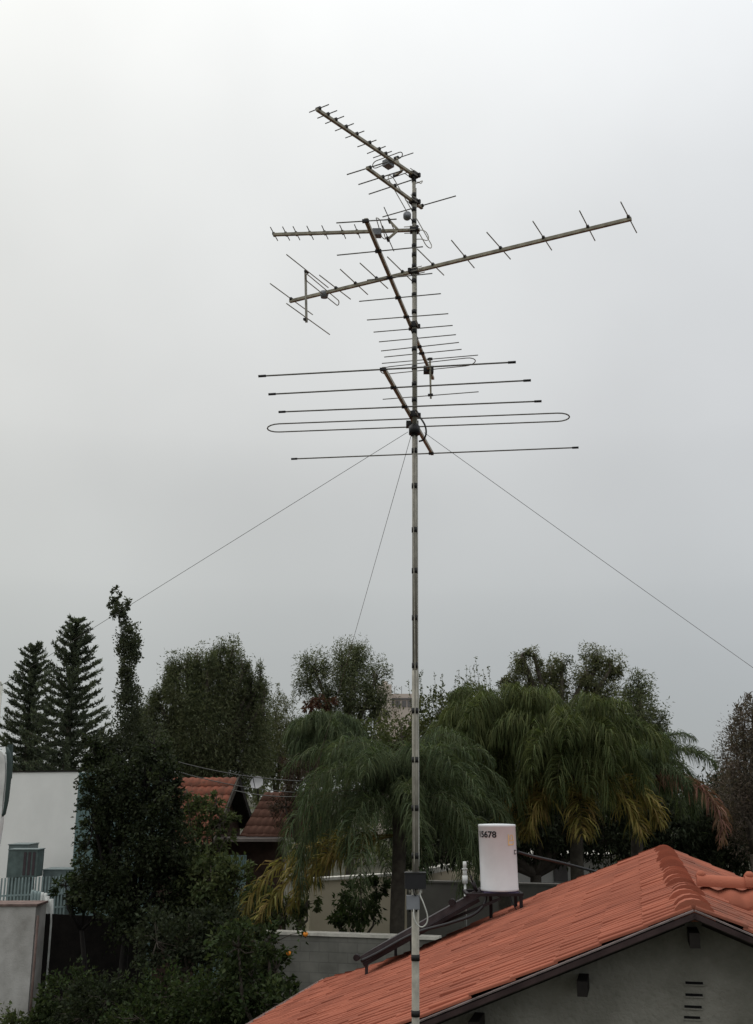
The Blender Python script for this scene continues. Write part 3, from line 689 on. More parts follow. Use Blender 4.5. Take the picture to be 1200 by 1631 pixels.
# ------------------------------------------------------------------ foliage builders
def leaf_mesh(P, D, L, Wd, r, jitter=.35):
    """rhombic, slightly folded leaves at P pointing along D"""
    n = len(P); D = D/(np.linalg.norm(D, axis=1, keepdims=True) + 1e-9)
    S_ = np.cross(D, r.normal(size=(n, 3))); S_ /= (np.linalg.norm(S_, axis=1, keepdims=True) + 1e-9)
    l = L*(1 + jitter*r.uniform(-1, 1, (n, 1))); w = Wd*(1 + jitter*r.uniform(-1, 1, (n, 1)))
    nn = np.cross(D, S_)
    V = np.stack([P, P + D*l*.45 + S_*w*.5 + nn*w*.12, P + D*l - nn*l*.08, P + D*l*.45 - S_*w*.5 + nn*w*.12], 1).reshape(-1, 3)
    F = np.arange(4*n).reshape(n, 4); return V, F
def blob_leaves(c, rad, n, r, per=34, cl=.17, L=.2, Wd=.07, down=.5, shell=.55, up=0., streak=1.):
    """clustered leaves through an ellipsoid; returns verts/faces and cluster centres"""
    k = max(6, int(n/per)); d = r.normal(size=(k, 3)); d /= np.linalg.norm(d, axis=1, keepdims=True)
    q = r.random((k, 1))**(1/3*shell + .06); cc = c + d*q*rad*(1 + .10*r.normal(size=(k, 1)))
    m = int(n/k); idx = np.repeat(np.arange(k), m)
    sz = cl*np.mean(rad)*(.5 + r.random((k, 1)))
    off = np.clip(r.normal(size=(len(idx), 3)), -1.5, 1.5)*sz[idx]*np.array([1, 1, streak])
    P = cc[idx] + off
    D = d[idx]*.6 + r.normal(size=(len(idx), 3))*.55 + np.array([0, 0, up - down])
    V, F = leaf_mesh(P, D, L, Wd, r); return V, F, cc
def joinVF(parts):
    Vs, Fs, b = [], [], 0
    for V, F in parts: Vs.append(V); Fs.append(F + b); b += len(V)
    return np.vstack(Vs), np.vstack(Fs)
def tree(name, label, cat, blobs, Y, leaf, dens=4., L=.22, Wd=.07, down=.5, up=0., group=None, base=None, tr=.14, seed=1, cl=.17, per=34, shell=.55, streak=1., tmat='bark', depth=1., limbs=True, spr=None):
    """blobs = (px, py, rx, ry[, dY]) outlines of the crown lobes"""
    r = np.random.default_rng(seed); parts = []; Cs = []
    for b_ in blobs:
        px, py, rx, ry = b_[:4]; y = Y + (b_[4] if len(b_) > 4 else r.normal()*.3)
        c = at(px, py, y); k_ = mpp(px, py, y); rad = np.array([rx*k_, depth*k_*(rx + ry)/2, ry*k_])
        n_ = int(dens*pi*rad[0]*rad[2]/(L*Wd*.5)); V, F, cc = blob_leaves(c, rad, n_, r, per, cl, L, Wd, down, shell, up, streak)
        parts.append((V, F)); Cs.append((c, rad, cc))
    if spr:                              # upright sprigs above the outline
        for (px, py, h) in spr:
            y = Y + r.normal()*.4; p0 = at(px, py, y); k_ = mpp(px, py, y); m = max(5, int(h*.75)) if name == 'sprigged_tree' else int(h*5)
            ln = np.array([r.normal()*.14*h*k_, 0, h*k_]); t = r.random((m, 1))**1.3; P = p0 + t*ln + r.normal(size=(m, 3))*(.05 if name == 'sprigged_tree' else .14)*(1.15 - t)
            V, F = leaf_mesh(P, r.normal(size=(m, 3)) + np.array([0, 0, .5]), .085, .05, r) if name == 'sprigged_tree' else leaf_mesh(P, r.normal(size=(m, 3)) + np.array([0, 0, .5]), .13, .04, r); parts.append((V, F))
            q_ = p0 - ln*.5; w_ = np.array([.011, 0, 0]); w2 = np.array([0, .011, 0])
            parts.append((np.array([q_ - w_, q_ + w_, p0 + ln + w_*.3, p0 + ln - w_*.3, q_ - w2, q_ + w2, p0 + ln + w2*.3, p0 + ln - w2*.3]), np.array([[0, 1, 2, 3], [4, 5, 6, 7]])))
    allc = np.array([c for c, _, _ in Cs]); ctr = allc.mean(0)
    bs = np.array([ctr[0], Y, 0]) if base is None else np.array([*at(base[0], base[1], Y)[:2], 0])
    t_ = thing(name, bs, label, cat, group)
    V, F = joinVF(parts); obj('crown', V, F, M[leaf], t_)
    mb = MB(); fork = bs + (np.array([*ctr[:2], allc[:, 2].min()]) - bs)*.8
    fork[2] = max(.4, min(fork[2], ctr[2] - .3)); mid = (bs + fork)/2 + np.array([r.normal()*.1, 0, 0])
    mb.tube([bs - UP*.05, mid, fork], [tr*1.2, tr, tr*.8], 10)
    if limbs:
        for c, rad, cc in Cs:
            m_ = (fork + c)/2 + r.normal(size=3)*.12; mb.tube([fork, m_, c, c + UP*rad[2]*.6], [tr*.7, tr*.5, tr*.3, tr*.1], 7)
            for q in cc[::max(1, len(cc)//10)]: mb.tube([c, (c + q)/2 + r.normal(size=3)*.05, q], [tr*.22, tr*.14, tr*.06], 5)
    mb.build('trunk', M[tmat], t_)
    return t_

# Norfolk pines: whorls of rope-like branches with upturned tips
def norfolk(label, apex, y_low, half, Y, seed, asym=0.):
    r = np.random.default_rng(seed); ap = at(*apex, Y); k_ = mpp(*apex, Y); zb = at(apex[0], y_low, Y)[2]
    bs = np.array([ap[0], Y, 0]); t_ = thing('norfolk_pine', bs, label, 'tree', 'norfolk pines')
    H = ap[2]; mb = MB().tube([bs, np.array([ap[0], Y, H*.6]), ap], [.2, .12, .02], 10)
    span = H - zb; z = H - .12; P = []; D = []
    lev = 0
    while z > max(zb - 1.2, .6):
        f = (H - z)/span; Lb = half*k_*min(1.15, f**.58)*(1 + r.normal()*.06) + .10; nb = 9 if f > .12 else 6; a0_ = r.random()*6.28
        for j in range(nb):
            az = a0_ + 2*pi*j/nb + r.normal()*.12; L_ = Lb*(1 + r.normal()*.15)*(1 + asym*cos(az)); dr_ = np.array([cos(az), sin(az), 0])
            s = np.linspace(0, 1, 12); rise = (.36*(s**2.4) + (-.08 + .22*(1 - min(1, f*1.6)))*s)*L_
            if r.random() < .06: continue
            C_ = np.array([ap[0], Y, z + r.normal()*.05]) + s[:, None]*L_*dr_ + rise[:, None]*UP
            mb.tube([C_[0], C_[5], C_[11]], [.025, .018, .008], 5)
            m = int(34 + 130*L_); u = r.random(m)**.75; i = np.minimum((u*11).astype(int), 10); fr = (u*11 - i)[:, None]
            q = C_[i]*(1 - fr) + C_[i+1]*fr; tg = C_[i+1] - C_[i]; tg /= np.linalg.norm(tg, axis=1, keepdims=True)
            rr = .062*np.minimum(1, .35 + L_*.9)
            P.append(q + r.normal(size=(m, 3))*rr*.55); D.append(tg*.9 + r.normal(size=(m, 3))*.55 + UP*.35)
        z -= .24 + .10*min(1, f*2) + r.normal()*.015; lev += 1
    m = 3500; zz = r.random(m)**.8; rr = half*k_*.42*zz**.8*np.sqrt(r.random(m)); tt = r.random(m)*6.283    # inner shoots
    P.append(np.stack([ap[0] + rr*np.cos(tt), Y + rr*np.sin(tt), H - .15 - zz*span*1.05], 1)); D.append(r.normal(size=(m, 3)) + UP*.5)
    P, D = np.vstack(P), np.vstack(D); V, F = leaf_mesh(P, D, .13, .045, r)
    obj('crown', V, F, M['l_norf'], t_); mb.build('trunk', M['bark'], t_)
norfolk('narrow dark norfolk pine furthest left behind the white building', (57, 1028), 1240, 50, 44, 11)
norfolk('taller norfolk pine with upturned branch tips right of its narrower twin', (123, 986), 1235, 62, 40, 12)

# queen palms
def frond(r, P0, az, el, L, bend, nlf, llen, droop, wd=.030, side_curl=0.):
    """arched rachis with hanging leaflets; returns rachis points and leaflet mesh"""
    ns = 22; pts = [P0]; a = el; d = np.array([cos(az), sin(az), 0]); yaw = 0
    for i in range(ns):
        a -= bend*(.35 + 1.3*(i/ns))/ns*1.0; yaw += side_curl/ns
        dd = np.array([cos(az + yaw), sin(az + yaw), 0]); pts.append(pts[-1] + (dd*cos(a) + UP*sin(a))*L/ns)
    pts = np.array(pts); Vs = []; m = nlf
    u = np.linspace(.13, .995, m) + r.normal(size=m)*.006; u = np.clip(u, .1, .999)
    i = np.minimum((u*ns).astype(int), ns-1); fr = (u*ns - i)[:, None]; q = pts[i]*(1-fr) + pts[i+1]*fr
    tg = pts[i+1] - pts[i]; tg /= np.linalg.norm(tg, axis=1, keepdims=True)
    sd = np.cross(tg, UP); sd /= (np.linalg.norm(sd, axis=1, keepdims=True) + 1e-6)
    upv = np.cross(sd, tg)
    for s in (-1, 1):
        l = llen*(np.sin(np.clip(u*.93 + .07, 0, 1)*pi)**.55*.8 + .2)*(1 + .18*r.normal(size=m)); l = l[:, None]
        d1 = sd*s*(.75 + .25*r.normal(size=(m, 1))) + tg*(.55 + .2*r.normal(size=(m, 1))) + upv*(.2 + .55*r.normal(size=(m, 1)))
        d1 /= np.linalg.norm(d1, axis=1, keepdims=True)
        p1 = q + d1*l*.33; d2 = d1*(1 - droop*.5) - UP*droop*.8; d2 /= np.linalg.norm(d2, axis=1, keepdims=True)
        p2 = p1 + d2*l*.34; d3 = d2*.45 - UP*(droop*1.0); d3 /= np.linalg.norm(d3, axis=1, keepdims=True)
        p3 = p2 + d3*l*.33
        w = np.cross(d1, r.normal(size=(m, 3))*.6 + tg); w /= np.linalg.norm(w, axis=1, keepdims=True); w = w*wd*.5
        V = np.stack([q - w*.5, q + w*.5, p1 - w, p1 + w, p2 - w*.85, p2 + w*.85, p3 - w*.1, p3 + w*.1], 1)
        Vs.append(V.reshape(-1, 3))
    V = np.vstack(Vs); n_ = len(V)//8; b = (np.arange(n_)*8)[:, None]
    F = np.concatenate([b + np.array([[0, 1, 3, 2]]), b + np.array([[2, 3, 5, 4]]), b + np.array([[4, 5, 7, 6]])])
    return pts, V, F
def palm(label, px, py, Y, seed, n=34, L=3.0, llen=.75, leaf='l_palm', group='queen palms', extra=(), elr=(-25, 80), droop=.78, tr=.16, azr=None, bend=(1.3, 2.1), nlf=150):
    r = np.random.default_rng(seed); top = at(px, py, Y); bs = np.array([top[0], Y, 0])
    t_ = thing('queen_palm', bs, label, 'palm tree', group)
    mb = MB(); hs = np.linspace(0, 1, 12)
    mb.tube([bs + (top - bs)*h + np.array([.03*sin(h*9), 0, 0]) for h in hs], [tr*(1.15 - .25*h) for h in hs], 12).build('trunk', M['palmbark'], t_)
    parts = []; rm = MB()
    for i in range(n):
        az = i*2.39996 + r.normal()*.2; f = (i + .5)/n; el = R(elr[1] + (elr[0] - elr[1])*f**.9 + r.normal()*6)
        pts, V, F = frond(r, top + UP*.1*r.random(), az, el, L*(.85 + .25*r.random())*(.75 + .25*min(1, f*3)), R(60) + r.uniform(*bend)*.75, nlf, llen, droop, .019, side_curl=r.normal()*.25)
        parts.append((V, F)); rm.tube(pts[::3], [.022 - .018*j/7 for j in range(len(pts[::3]))], 5)
    V, F = joinVF(parts); cr_ = obj('crown', V, F, M[leaf], t_); rm.build('frond_stalks', M['rachis'], cr_)
    for (az, el, L_, bd, mt, nm, lb) in extra:
        pts, V, F = frond(r, top - UP*(.6 if mt == 'l_yel' else .1), R(az), R(el), L_, R(bd), 120, llen*.95, .5 if mt == 'l_yel' else droop*.9, wd=.036)
        o = obj(nm, V, F, M[mt], t_); o['label'] = lb; MB().tube(pts[::3], [.024 - .02*j/7 for j in range(len(pts[::3]))], 5).build('stalk', M[mt], o)
    return t_
yl = 'yellowing frond'; dd_ = 'dead brown frond'
palm('small round crowned queen palm standing furthest back at the left of the palms', 521, 1174, 36, 21, n=44, L=1.65, llen=.75, leaf='l_palm2', droop=1.0, elr=(-20, 84))
palm('queen palm just left of the mast with a yellow frond trailing to the left', 634, 1285, 24, 22, n=44, L=3.3, llen=.62, leaf='l_palm2', elr=(-2, 84), bend=(1.0,1.7),
     extra=((184, 2, 4.3, 78, 'l_yel', 'yellow_frond', yl), (196, -6, 4.0, 66, 'l_yel', 'yellow_frond', yl), (174, -10, 3.0, 60, 'l_yel', 'yellow_frond', yl)))
palm('broad queen palm right of the mast, its fronds hanging like a curtain', 798, 1178, 27, 23, n=56, L=2.55, llen=.78, leaf='l_palm', elr=(-6, 88), bend=(1.1,1.8), droop=.92)
palm('queen palm with yellowed lower fronds and trunk showing above the red roof', 912, 1198, 26, 24, n=50, L=2.5, llen=.72, leaf='l_palm', elr=(5, 88), droop=.9, bend=(1.0,1.7),
     extra=((192, 2, 2.5, 95, 'l_yel', 'yellow_frond', yl), (215, -12, 2.2, 75, 'l_yel', 'yellow_frond', yl), (-95, -18, 2.0, 65, 'l_yel', 'yellow_frond', yl), (-12, 8, 2.5, 95, 'l_yel', 'yellow_frond', yl), (-38, -8, 2.3, 80, 'l_yel', 'yellow_frond', yl), (172, -20, 2.0, 60, 'l_yel', 'yellow_frond', yl)))
palm('queen palm furthest right with one dead brown frond drooping behind the ridge', 1008, 1248, 28, 25, n=30, L=2.4, llen=.55, leaf='l_palm2', elr=(12, 80), bend=(.8, 1.6),
     extra=((-48, 24, 3.6, 140, 'l_dead', 'dead_frond', dd_),))

# broadleaf and conifer trees
tree('casuarina_tree', 'large rounded grey green tree behind the small tiled house', 'tree',
     [(302, 1110, 34, 45), (345, 1108, 42, 45), (380, 1125, 30, 45), (265, 1150, 34, 40), (320, 1175, 55, 50), (390, 1185, 40, 50), (245, 1190, 32, 42), (350, 1218, 80, 28),
      (282, 1078, 11, 28), (297, 1066, 9, 24), (314, 1058, 13, 30), (333, 1066, 10, 24), (350, 1058, 12, 28), (368, 1056, 13, 30), (386, 1072, 10, 26), (270, 1092, 10, 22), (398, 1092, 8, 26), (415, 1090, 6, 30), (419, 1120, 9, 34), (402, 1130, 8, 30), (238, 1140, 14, 26), (226, 1155, 12, 24), (252, 1118, 12, 20)],
     46, 'l_euc', dens=6.0, L=.15, Wd=.036, down=.35, seed=31, tr=.25, streak=2.0, cl=.24, per=130)
tree('thin_tree', 'thin open tree in the gap left of the loose crowned tree', 'tree',
     [(440, 1150, 26, 40), (460, 1185, 28, 45), (425, 1190, 22, 45), (445, 1225, 40, 25)], 54, 'l_euc2', dens=3.2, L=.14, Wd=.035, down=.4, seed=32, tr=.15, streak=1.4, spr=[(443, 1115, 25), (467, 1125, 22), (455, 1130, 20)])
tree('loose_tree', 'loose crowned tree with see-through lobes rising left of the mast', 'tree',
     [(502, 1068, 24, 30), (490, 1085, 16, 20), (545, 1060, 26, 36), (568, 1048, 20, 28), (560, 1095, 36, 34), (598, 1085, 18, 30), (605, 1120, 22, 22), (520, 1112, 26, 20), (575, 1130, 45, 25)],
     50, 'l_euc', dens=3.8, L=.15, Wd=.036, down=.3, seed=33, tr=.2, streak=1.5, per=130, cl=.26, base=(560, 1200))
tree('red_shrub', 'small reddish leaved shrub below the loose crowned tree', 'shrub', [(508, 1116, 24, 12), (495, 1124, 16, 12)], 46, 'l_red', dens=2.6, L=.2, Wd=.09, seed=34, tr=.06)
tree('brown_shrub', 'brownish half bare shrub between the small tiled house and the palms', 'shrub', [(480, 1250, 30, 42), (455, 1285, 22, 32), (500, 1225, 22, 30), (468, 1225, 20, 25)], 33, 'l_tamd', dens=2.0, L=.12, Wd=.035, seed=35, tr=.08)
tree('sprigged_tree', 'bushy green tree with bare upright sprigs along its top, right of the mast', 'tree',
     [(640, 1180, 50, 45), (700, 1160, 50, 48), (755, 1140, 42, 48), (600, 1200, 40, 50), (680, 1215, 60, 50), (750, 1200, 45, 60), (735, 1122, 22, 18), (775, 1115, 20, 22)], 38, 'l_olive', dens=3.2, L=.15, Wd=.06, seed=36, tr=.18, down=.1,
     spr=[(p, 1128 - abs(p - 735)*.0 + q, h) for p, q, h in ((656, 5, 48), (668, 0, 62), (677, -8, 50), (684, 5, 40), (695, -5, 52), (703, -10, 45), (712, 5, 30), (722, -12, 40), (731, -14, 48), (738, -12, 36), (745, -14, 54), (752, -16, 50), (760, -18, 48), (767, -20, 62), (775, -22, 40), (783, -20, 48), (690, 0, 35), (674, 3, 30))])
tree('eucalyptus_tree', 'tall eucalyptus with three separate rounded lobes behind the palms', 'tree',
     [(838, 1068, 20, 26), (852, 1048, 14, 13), (832, 1046, 10, 10), (880, 1074, 22, 24), (895, 1062, 14, 14), (866, 1104, 34, 30), (952, 1056, 26, 26), (972, 1068, 16, 22), (935, 1072, 16, 20), (950, 1105, 36, 34), (812, 1092, 20, 14), (800, 1084, 9, 8), (905, 1135, 60, 34)],
     44, 'l_euc2', dens=4.2, L=.14, Wd=.04, down=.5, seed=37, tr=.25, streak=1.3, per=150, cl=.27)
tree('eucalyptus_tree', 'shorter eucalyptus tapering to a point right of the three lobed one', 'tree',
     [(1018, 1105, 24, 30), (1010, 1140, 32, 36), (1030, 1165, 28, 34), (1000, 1190, 35, 45), (1052, 1180, 22, 22), (1062, 1195, 16, 16), (1040, 1220, 40, 35)],
     42, 'l_euc', dens=4.2, L=.14, Wd=.038, down=.5, seed=38, tr=.2, streak=1.4, per=130, cl=.25, spr=[(1018, 1085, 14)])
tree('tamarisk_tree', 'twiggy reddish grey tree at the right edge', 'tree',
     [(1185, 1175, 28, 35), (1200, 1150, 24, 32), (1175, 1215, 30, 40), (1205, 1220, 40, 60), (1165, 1265, 35, 45), (1200, 1300, 50, 60)], 31, 'l_tam', dens=2.2, L=.10, Wd=.026, down=-.2, seed=39, tr=.14, cl=.22,
     spr=[(1165, 1180, 22), (1180, 1150, 24), (1192, 1132, 26), (1172, 1165, 20)])
tree('dark_evergreen', 'dark dense evergreen behind the ridge at the right edge', 'tree',
     [(1085, 1310, 60, 55), (1150, 1330, 50, 60), (1195, 1350, 50, 60), (1110, 1360, 60, 40), (1050, 1330, 40, 50), (1150, 1270, 50, 45)], 33, 'l_dark', dens=4.5, L=.2, Wd=.06, seed=40, tr=.2, down=.4)
tree('dark_evergreen', 'dark leafy tree filling the shade beneath the broad palm', 'tree',
     [(740, 1310, 60, 55), (700, 1345, 50, 40), (790, 1320, 55, 60), (850, 1300, 50, 60), (960, 1310, 60, 60), (1010, 1330, 40, 50), (900, 1330, 40, 40), (650, 1330, 40, 50), (760, 1245, 60, 50), (860, 1235, 60, 50), (950, 1245, 60, 55), (1020, 1265, 45, 50)], 32, 'l_dark', dens=4.5, L=.2, Wd=.06, seed=41, tr=.2, down=.4)
# slender cypress and the ivy-dark mass round it
tree('cypress_tree', 'slim wavering cypress spire with a detached looking tuft at its top', 'tree',
     [(185, 945, 5.0, 9.5), (182, 962, 6.7, 10.4), (190, 973, 10.9, 11.4), (205, 964, 6.7, 7.6), (196, 980, 8.4, 7.6), (183, 977, 6.7, 7.6), (198, 998, 5.0, 8.5), (203, 1013, 12.6, 20.9), (207, 1035, 16.8, 22.8), (221, 1036, 7.6, 6.6), (204, 1057, 11.8, 15.2), (199, 1075, 9.2, 13.3), (203, 1095, 14.3, 24.7), (206, 1130, 16.8, 34.2), (208, 1170, 18, 38.0), (196, 1215, 30, 42.8), (235, 1190, 20, 36.1), (250, 1215, 22, 38.0), (170, 1190, 18, 22.8)],
     27, 'l_cyp', dens=6.5, L=.075, Wd=.042, down=-.35, seed=42, tr=.06, base=(205, 1300), cl=.22, shell=.5, streak=1.3, per=30, limbs=False)
tree('ivy_clad_conifer', 'broad near black conifer clump wrapped in ivy below the cypress spire', 'tree',
     [(160, 1240, 30, 50), (190, 1260, 34, 60), (230, 1250, 34, 60), (258, 1260, 28, 55), (272, 1295, 18, 45), (150, 1310, 25, 60), (190, 1340, 40, 70), (240, 1340, 45, 70), (275, 1350, 25, 60), (165, 1400, 40, 60), (220, 1430, 60, 60), (280, 1420, 35, 60), (130, 1420, 30, 30), (150, 1190, 22, 24), (245, 1195, 26, 30)],
     25, 'l_mass', dens=4.6, L=.085, Wd=.055, down=.15, seed=43, tr=.10, tmat='brown', cl=.17, per=80, base=(210, 1480))  # trunk near black: ivy cover, and shade put into its colour
tree('leaning_branch_tree', 'low branch of leaves reaching left over the teal fence', 'tree', [(105, 1412, 22, 16), (135, 1395, 24, 20), (150, 1432, 30, 16), (118, 1432, 18, 10)], 25.5, 'l_cit', dens=3.4, L=.12, Wd=.06, seed=44, tr=.06, tmat='brown', base=(160, 1500), down=.2)  # trunk colour darkened to stand in for shade
# hedges and shrubs
G2 = 'shrubs along the bottom of the yard'
tree('hedge_shrub', 'mid green hedge in front of the small tiled house', 'shrub', [(335, 1405, 42, 42), (375, 1415, 35, 45), (310, 1400, 25, 45), (350, 1382, 30, 22), (345, 1455, 70, 40)], 24.6, 'l_mid', dens=4, L=.12, Wd=.06, seed=45, tr=.08, down=.1)
tree('climbing_shrub', 'leafy climber over the left tiles of the small house', 'shrub', [(335, 1290, 18, 22), (350, 1312, 20, 22), (318, 1310, 22, 35), (330, 1345, 30, 25), (310, 1275, 14, 15), (300, 1330, 18, 40), (360, 1335, 18, 14), (298, 1262, 14, 12), (345, 1278, 10, 16), (365, 1300, 12, 18)], 30.5, 'l_mid', dens=2.6, L=.13, Wd=.06, seed=46, tr=.06, down=.1)
for i, (bl, Y, lb, lf_) in enumerate((
    ([(108, 1590, 45, 40), (90, 1628, 45, 20)], 23, 'shrub hugging the foot of the rendered pillar at lower left', 'l_cit'),
    ([(28, 1638, 42, 26), (62, 1640, 30, 20)], 23.4, 'low ragged growth at the very foot of the rendered pier', 'l_mid'),
    ([(170, 1595, 60, 38), (130, 1622, 50, 22)], 22, 'low bush right of the pillar under the dark conifer', 'l_mass'),
    ([(255, 1590, 60, 42), (225, 1622, 55, 26)], 21.5, 'bush below the conifer clump near the bottom edge', 'l_cit'),
    ([(350, 1585, 60, 50), (320, 1618, 60, 30)], 21, 'tall bush in the middle of the lower left greenery', 'l_cit'),
    ([(300, 1500, 60, 45), (350, 1490, 50, 40), (250, 1500, 40, 40)], 23, 'dark bush behind the tall middle bush', 'l_dark'))):  # last bush: dark leaf colour stands in for shade under the tree
    tree('garden_bush', lb, 'shrub', bl, Y, lf_, dens=4.6, L=.09, Wd=.052, seed=50+i, tr=.05, group=G2, down=.0, up=.15)
cit = tree('citrus_tree', 'orange tree with two ripe fruit in front of the concrete block wall', 'tree',
     [(400, 1565, 50, 55), (430, 1600, 50, 35), (380, 1510, 40, 40), (440, 1545, 25, 35), (400, 1615, 60, 30), (430, 1500, 22, 24), (462, 1590, 18, 22)], 20.5, 'l_cit', dens=4.2, L=.11, Wd=.055, seed=57, tr=.07, down=.15)
for px, py in ((487, 1488), (460, 1518)):
    p = at(px, py, 20.2); r_ = .046; V = []; F = []
    for i in range(9):
        for j in range(16): V.append(p + r_*np.array([sin(pi*i/8)*cos(2*pi*j/16), sin(pi*i/8)*sin(2*pi*j/16), .96*cos(pi*i/8)]))
    F = [(i*16+j, i*16+(j+1) % 16, (i+1)*16+(j+1) % 16, (i+1)*16+j) for i in range(8) for j in range(16)]
    fr_ = MB().add(V, F, True).build('fruit', M['orange'], cit)
    q = at(440, 1500, 20.4); MB().tube([p + UP*r_, (p + q)/2 + UP*.06, q], [.005, .007, .01], 5).build('stem', M['bark'], fr_)
    V, F = leaf_mesh(p + rng.normal(size=(14, 3))*.07 + UP*.06, rng.normal(size=(14, 3)) - UP*.4, .11, .05, rng); obj('leaves', V, F, M['l_cit'], fr_)
tree('wall_bush', 'round leafy bush standing against the beige wall', 'shrub', [(575, 1435, 32, 38), (560, 1455, 26, 28), (600, 1420, 18, 26), (540, 1470, 15, 20)], 25.5, 'l_cit', dens=3.8, L=.12, Wd=.06, seed=58, tr=.05, base=(562, 1490))
tree('wall_bush', 'low scrubby bush on top of the block wall under the yellow frond', 'shrub', [(455, 1450, 40, 26), (490, 1440, 18, 28), (420, 1440, 30, 25)], 25, 'l_mid', dens=3.6, L=.12, Wd=.06, seed=59, tr=.05)

# ------------------------------------------------------------------ walls and buildings behind
def wallbox(p, q, z0, z1, th, name, m, label=None, cat='wall', parent=None):
    p, q = np.asarray(p), np.asarray(q); d = unit([q[0]-p[0], q[1]-p[1], 0]); nrm = np.array([-d[1], d[0], 0])
    o = MB().prism([(*p[:2], z0), (*q[:2], z0), (*q[:2], z1), (*p[:2], z1)], nrm*th).build(name, M[m], parent)
    return tag(o, label, cat) if label else o
# concrete block wall
w0, w1 = at(405, 1482, 23.5), at(700, 1499, 22.5)
bwl = thing('block_wall', (*w0[:2], 0), 'grey concrete block wall with a pale coping beyond the red roof', 'wall')
zt = w0[2]; w1[2] = zt
wallbox(w0, w1, 0, zt - .06, .2, 'wall', 'block', parent=bwl)
d_ = unit((w1 - w0)*np.array([1, 1, 0])); n_ = np.array([-d_[1], d_[0], 0])
MB().prism([w0 - n_*.04 - UP*.06, w1 - n_*.04 - UP*.06, w1 - n_*.04, w0 - n_*.04], n_*.28).build('coping', M['coping'], bwl)
# flat roofed grey building behind the solar heater
fb0, fb1 = at(600, 1398, 30), at(1000, 1414, 28)
fb = thing('flat_roofed_building', (*((fb0+fb1)/2)[:2], 0), 'low grey flat roofed building with pale parapets behind the white tank', 'building')
fb1[2] = fb0[2] = (fb0[2] + fb1[2])/2
zf = fb0[2]
wallbox(fb0, fb1, 0, zf - .05, .25, 'wall', 'greywall', parent=fb)
d_ = unit((fb1 - fb0)*np.array([1, 1, 0])); n_ = np.array([-d_[1], d_[0], 0])
MB().prism([fb0 - n_*.03 - UP*.05, fb1 - n_*.03 - UP*.05, fb1 - n_*.03, fb0 - n_*.03], n_*.31).build('coping', M['greywall'], fb)
wallbox(fb0 + n_*.25, fb1 + n_*.25, zf - .45, zf - .4, 5.5, 'flat_roof', 'roofing', parent=fb)
e0, e1, e2 = at(640, 1401, 30.5), at(775, 1372, 38), at(1000, 1372, 37)
wallbox(e0 + n_*.1, e1, 0, e1[2]*.5 + e0[2]*.5 - .02, .2, 'parapet', 'beige', parent=fb)
d2 = unit((e1 - e0)*np.array([1, 1, 0])); n2 = np.array([-d2[1], d2[0], 0]); zz = e1[2]*.5 + e0[2]*.5
MB().prism([np.array([*e0[:2], zz - .02]) - n2*.03 , np.array([*e1[:2], zz - .02]) - n2*.03, np.array([*e1[:2], zz + .14]) - n2*.03, np.array([*e0[:2], zz + .14]) - n2*.03], n2*.3).build('parapet_coping', M['coping'], fb)
# white walled building further right
v0_, v1_ = at(822, 1366, 34), at(975, 1366, 34)
wb = thing('white_building', (*((v0_+v1_)/2)[:2], 0), 'white walled low building behind the yellowed palm, above the red roof', 'building')
wallbox(v0_, v1_, 0, v0_[2], 3, 'wall', 'whitewall', parent=wb)
wallbox(v0_ - np.array([.1, .1, 0]), v1_ + np.array([.1, -.1, 0]), v0_[2], v0_[2] + .1, 3.2, 'roof_slab', 'coping', parent=wb)
MB().box(at(893, 1388, 33.97), (.22, .02, .3)).build('window', M['farwin'], wb)
# beige wall
g0, g1 = at(494, 1408, 27.5), at(648, 1390, 29.5); zz = (g0[2] + g1[2])/2 - .0
bgw = thing('beige_wall', (*((g0+g1)/2)[:2], 0), 'tall beige rendered garden wall left of the mast behind the round bush', 'wall')
wallbox(g0, g1, 0, zz, .2, 'wall', 'beige', parent=bgw)
d2 = unit((g1 - g0)*np.array([1, 1, 0])); n2 = np.array([-d2[1], d2[0], 0])
MB().prism([np.array([*g0[:2], zz]) - n2*.04, np.array([*g1[:2], zz]) - n2*.04, np.array([*g1[:2], zz + .07]) - n2*.04, np.array([*g0[:2], zz + .07]) - n2*.04], n2*.28).build('coping', M['coping'], bgw)

# white building with teal side, left
b0_, b1_ = at(-60, 1221, 33), at(126, 1233, 31.2); zt = (at(60, 1230, 32))[2]
lw = thing('white_annex', (*((b0_+b1_)/2)[:2], 0), 'plain white walled building with a teal side wall behind the fence at left', 'building')
b0_[2] = b1_[2] = zt
wallbox(b0_, b1_, 0, zt, .25, 'wall', 'whitewall', parent=lw)
d2 = unit((b1_ - b0_)*np.array([1, 1, 0])); n2 = np.array([-d2[1], d2[0], 0])
wallbox(b1_ + n2*.002 + d2*.01, b1_ + n2*3 + d2*1.2, 0, zt - .02, .2, 'side_wall', 'tealwall', parent=lw)
MB().prism([b0_ - n2*.03 + UP*.0, b1_ - n2*.03, b1_ - n2*.03 + UP*.04, b0_ - n2*.03 + UP*.04], n2*.35).build('roof_edge', M['wood'], lw)
